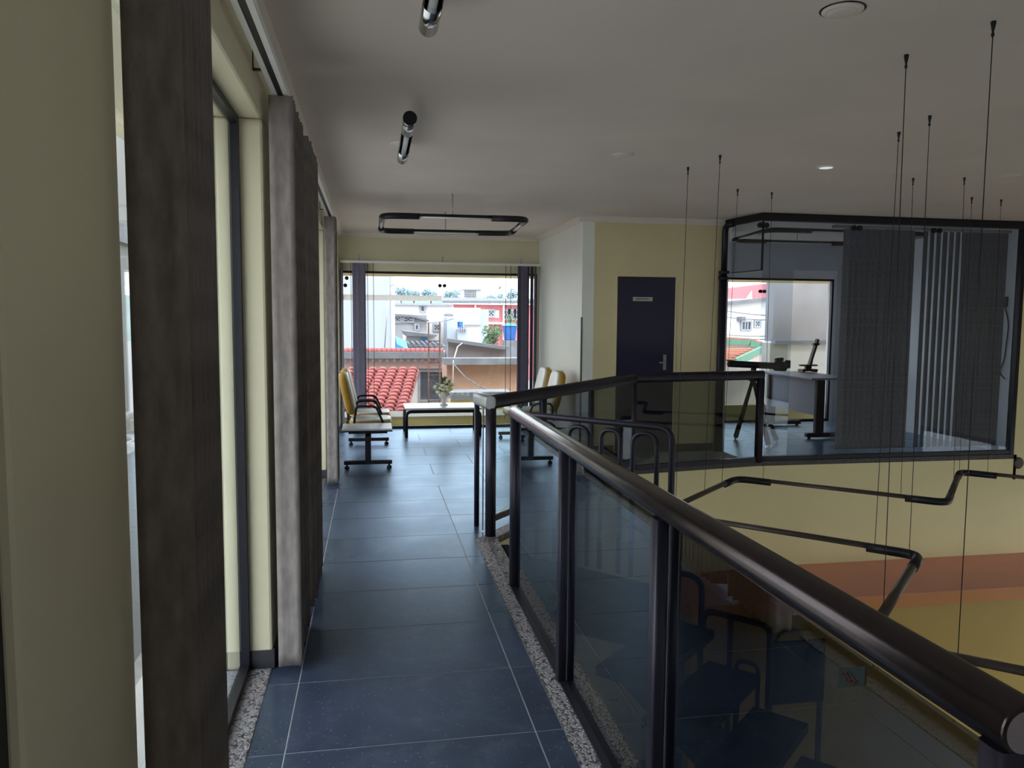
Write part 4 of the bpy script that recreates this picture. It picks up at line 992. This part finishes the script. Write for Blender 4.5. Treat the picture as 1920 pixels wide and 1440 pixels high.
g0, g1 = at(560, 660, 16.9), at(833, 659, 16.9)
obj('gutter', MB().box(g0.x, 16.85, g0.z - 0.14, g1.x, 17.15, g0.z), 'ext_fibre', h)
for px in range(570, 830, 13):
    q = at(px, 671, 17.0); obj('gutter_bracket', MB().box(q.x - 0.03, 16.9, g0.z - 0.20, q.x + 0.03, 17.1, g0.z - 0.14), 'ext_frame', h)
tl0 = None
for px in range(562, 832, 9):
    q = at(px + 4, 657, 17.0)
    if tl0 is None: tl0 = obj('ridge_tile', MB().tube([(q.x - 0.055, 17.05, g0.z + 0.02), (q.x + 0.055, 17.05, g0.z + 0.02)], [0.055, 0.065], 8), 'terracotta', h); x0_ = q.x
    else: c_ = tl0.copy(); COL.objects.link(c_); c_.location.x = tl0.location.x + q.x - x0_
win(788, 697, 832, 749, 17.2, h, (1, 1))
obj('drain_pipe', MB().tube([at(839, 655, 17.0), at(840, 760, 17.0)], 0.06, 8), 'ext_fibre', h)
# peach building with concrete parapets
b = bld('peach rendered building with grey concrete bands right of the joint', 900, 15.5)
wall_rect(838, 683, 990, 790, 15.6, 1.1, 'ext_peach', 'wall', b)
p0, p1 = at(832, 672, 15.3), at(992, 675, 15.3); p2 = at(832, 684, 15.3)
obj('concrete_band', MB().box(p0.x, 15.3, p2.z, p1.x, 15.75, p0.z), 'ext_concrete', b)
P = [at(840, 640, 16.2), at(948, 655, 16.2), at(948, 674, 16.2), at(840, 674, 16.2)]
obj('parapet', MB().slab(P, (0, 0.25, 0)), 'ext_grey', b)
obj('parapet_cap', MB().bar(at(836, 637, 16.15), at(952, 653, 16.15), 0.4, 0.07), 'ext_fibre', b)
L0, L1_ = at(846, 736, 13.6), at(960, 733, 13.6); L2 = at(846, 750, 13.6)
obj('lower_ledge', MB().box(L0.x, 13.6, L2.z, L1_.x, 14.2, L0.z), 'ext_concrete', b)
obj('lower_wall', MB().box(L0.x, 13.75, STREET, L1_.x, 14.1, L2.z), 'ext_yellow', b)
obj('conduit', MB().tube([at(867, 643, 15.9), at(858, 650, 15.9), at(850, 677, 15.28), at(849, 735, 15.5)], 0.012, 6), 'ext_white', b)
cbx = tag(obj('power_cable', MB().tube([at(850, 682, 15.2), at(872, 707, 14.9), at(898, 724, 14.6), at(945, 744, 14.0)], 0.012, 6), 'ext_fibre'), 'thin cable sagging across the peach wall outside', 'cable')
# water tank on its pillar
t = thing('water_tank', 'big blue plastic water tank on a concrete pillar right in the far window', 'tank', (at(957, 640, 20).x, 20, STREET))
a, b_ = at(950, 638, 20), at(966, 638, 20); cx = (a.x + b_.x) / 2; zt0, zt1 = at(957, 638, 20).z, at(957, 611, 20).z
def frust(w0, w1, z0, z1, cx, cy):
    return MB().add([(cx - w0, cy - w0, z0), (cx + w0, cy - w0, z0), (cx + w0, cy + w0, z0), (cx - w0, cy + w0, z0), (cx - w1, cy - w1, z1), (cx + w1, cy - w1, z1), (cx + w1, cy + w1, z1), (cx - w1, cy + w1, z1)],
                    [(3, 2, 1, 0), (4, 5, 6, 7), (0, 1, 5, 4), (1, 2, 6, 5), (2, 3, 7, 6), (3, 0, 4, 7)])
obj('tank_body', frust(0.13, 0.17, zt0, zt1, cx, 20.2), 'tank_blue', t, bevel=0.02)
obj('lid', frust(0.19, 0.06, zt1, zt1 + 0.07, cx, 20.2), 'tarp_blue', t)
obj('pillar', MB().box(cx - 0.16, 20.0, STREET, cx + 0.16, 20.4, zt0), 'ext_concrete', t)
# tall white-washed neighbour on the left
b = bld('tall bluish white party wall at the left of the far window', 690, 19.0)
down(600, 400, 737, 19.0, 8.0, 'ext_bluewhite', b)
c0 = at(737, 400, 19.0); obj('corner_strip', MB().box(c0.x - 0.06, 18.96, STREET, c0.x + 0.03, 19.05, c0.z), 'ext_white', b)
tag(obj('roof_antenna', MB().tube([at(721, 655, 18.6), at(729, 535, 18.6)], 0.016, 6).tube([at(728, 537, 18.6), at(757, 528, 18.6)], 0.012, 6).tube([at(740, 538, 18.6), at(752, 525, 18.6)], 0.008, 6).tube([at(728, 538, 18.6), at(734, 556, 18.6)], 0.008, 6), 'aluminium'),
    'thin rooftop antenna leaning before the white party wall', 'antenna')
# rusty bars like a ladder
l = thing('rebar_frame', 'two rusty upright bars tied with rungs outside the window', 'ladder', (at(813, 750, 14.6).x, 14.6, STREET))
for px, py in ((803.5, 605), (824.5, 604)): 
    q = at(px, py, 14.6); obj('bar', MB().tube([(q.x, 14.6, STREET), q], 0.016, 6), 'rust', l)
for py in (640, 680, 704, 729, 752): obj('rung', MB().tube([at(803, py, 14.6), at(825, py - 1, 14.6)], 0.010, 6), 'rust', l)
# grey workshop with a stepped roof, behind the tiles
b = bld('old grey workshop with two slot windows behind the red roof', 770, 30.0)
down(736, 590, 800, 30.0, 6, 'ext_grey', b); P = [at(736, 588, 29.8), at(772, 590, 29.8), at(804, 600, 29.8), at(804, 603, 29.8), at(772, 594, 29.8), at(736, 592, 29.8)]
obj('roof', MB().slab(P, (0, 6.4, 0)), 'ext_fibre', b)
for x0_, x1_ in ((740, 750), (758, 773)): win(x0_, 596, x1_, 602, 30.0, b, (2, 2))
win(780, 610, 783, 617, 30.0, b)
P = [at(760, 626, 26), at(800, 624, 26), at(820, 628, 26), at(816, 631, 26), at(762, 628, 26)]
b2 = bld('small white shed with a flat dark sheet roof', 790, 26.0)
down(762, 629, 818, 26.2, 3, 'ext_white', b2); obj('roof', MB().slab([at(758, 621, 25.8), at(786, 624, 25.8), at(820, 628, 25.8), at(818, 631, 25.8), at(762, 630, 25.8)], (0, 3.4, 0)), 'ext_fibre', b2)
obj('doorway', MB().box(at(792, 640, 26).x, 26.12, at(792, 650, 26).z, at(802, 640, 26).x, 26.2, at(792, 634, 26).z), 'tarp_blue', b2)
P = [at(740, 655, 22), at(744, 645, 22), at(766, 656, 22)]
tag(obj('tarpaulin', MB().slab(P, (0, 1.5, 0.2)), 'tarp_blue'), 'bright blue tarpaulin gable just above the red ridge', 'tarpaulin')
b = bld('fibre cement sheet roof between the workshop and the red ridge', 800, 23.0)
down(745, 648, 838, 23.5, 2, 'ext_fibre', b); 
for k in range(9):
    q = at(748 + k * 10, 648, 23.4); obj('roof_rib', MB().tube([q, q + Vector((0, 2.4, 0.05))], 0.05, 6), 'ext_fibre', b)
# white blocks in the middle distance
b = bld('long white flat roofed block behind the workshop', 790, 42.0)
down(733, 570, 850, 42.0, 8, 'ext_white', b); obj('cornice', MB().box(at(733, 570, 41.8).x, 41.8, at(733, 572, 41.8).z, at(850, 570, 41.8).x, 42.0, at(733, 568, 41.8).z), 'ext_frame', b)
win(790, 575, 795, 583, 42.0, b)
b = bld('white block with a barred window beside the bars', 825, 33.0)
down(800, 593, 858, 33.0, 1.5, 'ext_white', b); win(815, 610, 823, 618, 33.0, b, (2, 2)); obj('pilaster', MB().box(at(837, 602, 32.9).x, 32.85, STREET, at(840, 602, 32.9).x, 33.0, at(838, 602, 33).z), 'ext_concrete', b)
b = bld('stepped pale wall below the small blue tank', 868, 31.0)
down(838, 595, 857, 31.0, 1.5, 'ext_bluewhite', b); down(858, 617, 877, 30.6, 1.9, 'ext_bluewhite', b)
for px in (860, 864, 868, 872): obj('baluster', MB().box(at(px, 615, 30.5).x, 30.5, at(px, 622, 30.5).z, at(px + 2, 615, 30.5).x, 30.6, at(px, 615, 30.5).z + 0.05), 'ext_frame', b)
t = thing('water_tank', 'small round blue water tank on the stepped pale wall', 'tank', (at(863, 610, 31).x, 31.2, at(863, 616, 31).z))
q = at(863, 616, 31.2); obj('tank_body', MB().lathe([(0.10, 0.0), (0.11, 0.12), (0.12, 0.24)], q, 16), 'tank_blue', t); obj('lid', MB().lathe([(0.13, 0.24), (0.08, 0.29), (0.02, 0.30)], q, 16), 'tarp_blue', t)
t = thing('water_tank', 'pale oval rooftop tank left of the white gable', 'tank', (at(841, 588, 34).x, 34.2, at(841, 592, 34).z))
obj('tank_body', MB().lathe([(0.2, 0.0), (0.22, 0.06), (0.16, 0.12), (0.03, 0.14)], at(841, 593, 34.2), 16), 'ext_fibre', t)
b = bld('bright white gabled block with shade coloured into its blue flank', 885, 45.0)
down(848, 577, 901, 45.0, 10, 'ext_white', b); down(901, 580, 916, 45.5, 9, 'ext_bluewhite', b)  # the flank's shade is put into its bluish colour
obj('string_course', MB().box(at(870, 609, 44.9).x, 44.85, at(870, 610, 44.9).z, at(902, 609, 44.9).x, 45.0, at(870, 608, 44.9).z), 'ext_frame', b)
b = bld('long pink building with barred windows and a white fascia', 900, 62.0)
down(831, 570, 1010, 62.0, 12, 'ext_pink', b); obj('fascia', MB().box(at(829, 569, 61.5).x, 61.4, at(829, 570.5, 61.5).z, at(1012, 569, 61.5).x, 62.0, at(829, 568.5, 61.5).z), 'ext_white', b)
obj('roof', MB().slab([at(829, 568.5, 61.4), at(1012, 568.5, 61.4), at(1012, 565, 66), at(829, 562, 66)], (0, 0, 0.2)), 'ext_fibre', b)
for px in (836, 890, 943): obj('pier', MB().box(at(px, 590, 61.6).x, 61.5, STREET, at(px + 2.5, 590, 61.6).x, 62.0, at(px, 571, 62).z), 'ext_palepink', b)
wall_rect(916, 582, 936, 596, 61.9, 0.1, 'ext_white', 'panel', b)
for a_, c_ in ((917, 925), (945, 953), (956, 964), (967, 976)): win(a_, 583, c_, 592 if a_ < 930 else 597, 61.85, b, (2, 2))
obj('canopy', MB().box(at(916, 605, 60).x, 60, at(916, 608, 60).z, at(946, 605, 60).x, 62, at(916, 604, 60).z), 'ext_white', b)
# distant apartment block
b = bld('pale distant apartment block on the skyline', 885, 260.0, 'apartment_building', 'building')
down(869, 543, 902, 260.0, 20, 'apartment', b)
wm = None
for i in range(7):
    for j in range(5):
        a_ = at(871.5 + i * 3.2, 545 + j * 3.2, 259.8)
        if wm is None: wm = obj('window', MB().box(a_.x, 259.8, a_.z - 0.35, a_.x + 0.32, 260, a_.z), 'ext_window', b); w00 = a_
        else: c_ = wm.copy(); COL.objects.link(c_); c_.location = wm.location + (a_ - w00)
obj('roof_edge', MB().box(at(868.5, 543, 259.5).x, 259.5, at(868, 543, 260).z, at(902.5, 543, 260).x, 280.5, at(868, 542, 260).z), 'ext_frame', b)
# hills and trees
def hill(label, pts, Y, depth, m, rough=1.2):
    mm = MB(); n = len(pts); rows = 6
    for k in range(rows + 1):
        for i, (px, py) in enumerate(pts):
            q = at(px, py, Y); f = k / rows
            mm.v.append(Vector((q.x * (1 + 0.1 * f), Y + depth * f, (STREET + (q.z - STREET) * math.sin(PI * (0.08 + 0.92 * (1 - abs(f - 0.4) / 0.6)) / 2) if 0 < k < rows else STREET) + random.uniform(-rough, rough) * (0.5 if 0 < k < rows else 0))))
    for k in range(rows):
        for i in range(n - 1): mm.f.append([k * n + i, k * n + i + 1, (k + 1) * n + i + 1, (k + 1) * n + i]); mm.sm.append(True)
    return tag(obj('hill', mm, m), label, 'hill')
pts = [(x, (548 if x < 838 else 555) + 3 * math.sin(x * 0.11) + random.uniform(-1.5, 1.5)) for x in range(560, 1640, 6)]
hill('low wooded hill along the horizon', pts, 170, 90, 'hill_hazed', 0.8)
def tree(label, px, ytop, ybot, wpx, Y, m, trunk=True, n=420, group=None, base=None):
    top, bot = at(px, ytop, Y), at(px, ybot, Y); w = (at(px + wpx / 2, ytop, Y) - at(px - wpx / 2, ytop, Y)).length / 2; h_ = (top.z - bot.z) / 2
    c = Vector((top.x, Y, (top.z + bot.z) / 2)); t = thing('tree', label, 'tree', (c.x, Y, STREET), group); mm = MB()
    lobes = [(c, 0.62)] + [(c + Vector((random.uniform(-.6, .6) * w, random.uniform(-.5, .5) * w, random.uniform(-.5, .6) * h_)), random.uniform(.3, .5)) for _ in range(7)]
    for i in range(n):
        lc, lr_ = random.choice(lobes); d = Vector((random.gauss(0, 1), random.gauss(0, 1), random.gauss(0, 1))).normalized()
        p = lc + Vector((d.x * w * lr_, d.y * w * lr_, d.z * h_ * lr_)); s_ = w * random.uniform(0.08, 0.16)
        u = Vector((random.gauss(0, 1), random.gauss(0, 1), random.gauss(0, 1))).normalized() * s_; v = d.cross(u).normalized() * s_ * 0.7
        mm.add([p - u, p + v, p + u, p - v], [(0, 1, 2, 3)])
    stuff(obj('crown', mm, m, t))
    obj('trunk', MB().tube([(c.x, Y, STREET), (c.x, Y, c.z)], [w * 0.12, w * 0.06], 8), 'rust', t)
for px, yt, yb, w_, lab in ((752, 538, 562, 30, 'hazy round tree on the hill, leftmost over the workshop'), (776, 542, 564, 36, 'hazy broad tree on the hill left of the window joint'), (808, 541, 563, 40, 'hazy wide tree mass just left of the window joint'),
                            (846, 544, 568, 32, 'taller hazy tree touching the window joint, right side'), (918, 553, 568, 26, 'rounded hazy tree right of the distant apartment block'), (937, 548, 568, 24, 'sparse spreading tree left of the right blind'), (962, 540, 566, 26, 'tall pale tree behind the right blind of the far window'), (937, 533, 545, 8, 'lone wispy tree top rising over the pink building')):
    tree(lab, px, yt, yb, w_, 118 + 6 * len([o for o in COL.objects if o.get('category') == 'tree']), 'tree_hazed', n=520)
tree('bushy green tree in front of the pink building', 925, 603, 660, 40, 36, 'tree_green', n=700)
tree('small green tree behind the big blue tank', 962, 590, 625, 30, 50, 'tree_green', n=300)
# wires in the street
def sag(p, q, d, n=8): return [Vector(p).lerp(Vector(q), i / n) - Vector((0, 0, d * 4 * (i / n) * (1 - i / n))) for i in range(n + 1)]
for i, (a_, c_) in enumerate((((735, 640), (850, 640)), ((735, 648), (850, 650)), ((735, 600), (850, 598)))):
    tag(obj('power_cable', MB().tube(sag(at(*a_, 24), at(*c_, 27), 0.12), 0.014, 5), 'ext_fibre'), ('upper', 'lowest', 'topmost thin')[i] + ' power cable crossing the roofs left of the joint', 'cable')

# view through the office window
b = bld('rough stained party wall close behind the office window', 1520, 13.2)
wA = at(1450, 600, 13.2); zz = at(1500, 640, 13.2).z
obj('upper_wall', MB().box(wA.x, 13.2, zz, 11.5, 13.5, 4.5), 'ext_stain', b)
obj('lower_wall', MB().box(wA.x - 0.02, 13.12, STREET, 11.5, 13.45, zz), 'ext_white', b)
obj('ledge', MB().box(wA.x - 0.03, 13.05, zz - 0.05, 11.5, 13.2, zz + 0.02), 'ext_concrete', b)
obj('pier', MB().box(wA.x - 0.10, 13.1, STREET, wA.x + 0.25, 13.4, zz - 0.03), 'ext_ledge', b)
b = bld('white block with an air conditioner beyond the office window', 1395, 27.0)
down(1330, 560, 1441, 27.0, 4.5, 'ext_white', b)
win(1391, 604, 1406, 617, 27.0, b, (3, 1)); win(1416, 603, 1423, 611, 27.0, b, (2, 2))
q = at(1390, 598, 26.8); obj('air_conditioner', MB().box(q.x - 0.08, 26.6, q.z - 0.08, q.x + 0.08, 27.0, q.z + 0.08), 'ext_fibre', b)
obj('cornice', MB().bar(at(1330, 572, 26.9), at(1442, 560, 26.9), 0.25, 0.12), 'ext_fibre', b)
b = bld('pink and red building above the white block beyond the office window', 1400, 33.0)
P = [at(1330, 545, 33), at(1452, 530, 33), at(1452, 575, 33), at(1330, 580, 33)]
obj('wall', MB().slab(P + [], (0, 6, 0)), 'ext_pink', b)
obj('lower_wall', MB().box(at(1330, 560, 33).x, 33.0, STREET, at(1452, 560, 33).x, 38, at(1330, 575, 33).z), 'ext_palepink', b)
obj('red_pier', MB().box(at(1441, 560, 33.5).x, 33.2, STREET, at(1452, 560, 33.5).x, 34.5, at(1441, 532, 33.5).z), 'ext_red', b)
obj('white_band', MB().slab([at(1330, 561, 32.9), at(1400, 560, 32.9), at(1410, 545, 32.9), at(1411, 566, 32.9), at(1330, 572, 32.9)], (0, 0.1, 0)), 'ext_palepink', b)
obj('blue_box', MB().box(at(1447, 540, 32.8).x, 32.2, at(1447, 549, 32.8).z, at(1455, 540, 32.8).x, 33, at(1447, 529, 32.8).z), 'tank_blue', b)
b = bld('small house with orange tiles and green fascia boards beyond the office window', 1390, 17.5)
def roofpoly(pts, Y, dy, m, name): return obj(name, MB().slab([at(x, y, Y) for x, y in pts], (0, dy, 0)), m, b)
R0 = [at(1330, 636, 20), at(1408, 640, 20), at(1446, 652, 20)]
obj('upper_roof', MB().slab([R0[0], R0[1], R0[2], R0[2] + Vector((0, 3, 0.12)), R0[0] + Vector((0, 3, 0.12))], (0, 0, 0.08)), 'terracotta_orange', b)
obj('fascia', MB().bar(at(1330, 639, 19.9), at(1406, 643, 19.9), 0.08, 0.13), 'ext_green', b); obj('fascia', MB().bar(at(1405, 643, 19.9), at(1448, 657, 19.9), 0.08, 0.16), 'ext_green', b)
wall_rect(1330, 645, 1440, 700, 20.2, 1, 'ext_palepink', 'wall', b)
lo = [at(1330, 676, 16.5), at(1380, 677, 16.5), at(1330, 657, 18.8), at(1426, 655, 18.8)]
obj('lower_roof', MB().slab([lo[0], lo[1], lo[3], lo[2]], (0, 0, -0.08)), 'terracotta_orange', b)
tt = None
for i in range(12):
    for k in range(6):
        f_ = k / 6; pa = lo[0].lerp(lo[2], f_); pb = lo[1].lerp(lo[3], f_); p = pa.lerp(pb, (i + 0.5) / 12)
        sl_ = math.atan2(lo[2].z - lo[0].z, 2.3)
        if tt is None: tt = obj('roof_tile', pan_tile(0.44, 0.12), 'terracotta_orange', None, base=(0, 0, 0)); tt.parent = b; q = tt
        else: q = tt.copy(); COL.objects.link(q)
        q.location = p - b.location; q.rotation_euler = (sl_, 0, 0)
obj('fascia', MB().bar(at(1378, 680, 16.5), at(1428, 656, 18.8), 0.08, 0.18), 'ext_green', b)
wall_rect(1330, 680, 1440, 760, 18.9, 1, 'ext_ledge', 'wall', b)
for i, (a_, c_) in enumerate((((1330, 575), (1450, 592)), ((1330, 588), (1450, 600)), ((1330, 622), (1450, 630)), ((1330, 628), (1450, 636)))):
    tag(obj('power_cable', MB().tube(sag(at(*a_, 22), at(1453, c_[1], 13.25), 0.05), 0.010, 5), 'ext_fibre'), ('topmost', 'second', 'third', 'lowest')[i] + ' street cable crossing the office window view', 'cable')
# neighbour seen in the slit of the left window
b = thing('house', 'pale neighbour house seen through the slit beside the nearest blind', 'house', (-4.6, 11, STREET))
obj('wall', MB().box(-6.0, 8.5, STREET, -3.4, 15, 2.55), 'neighbour_white', b)
obj('band', MB().box(-3.4, 8.5, 2.55, -3.3, 15, 2.80), 'ext_concrete', b)
obj('upper_wall', MB().box(-6.0, 8.5, 2.80, -3.45, 15, 4.6), 'neighbour_white', b)
obj('lower_band', MB().box(-3.4, 8.5, -0.35, -3.34, 15, -0.20), 'ledge_stone', b)
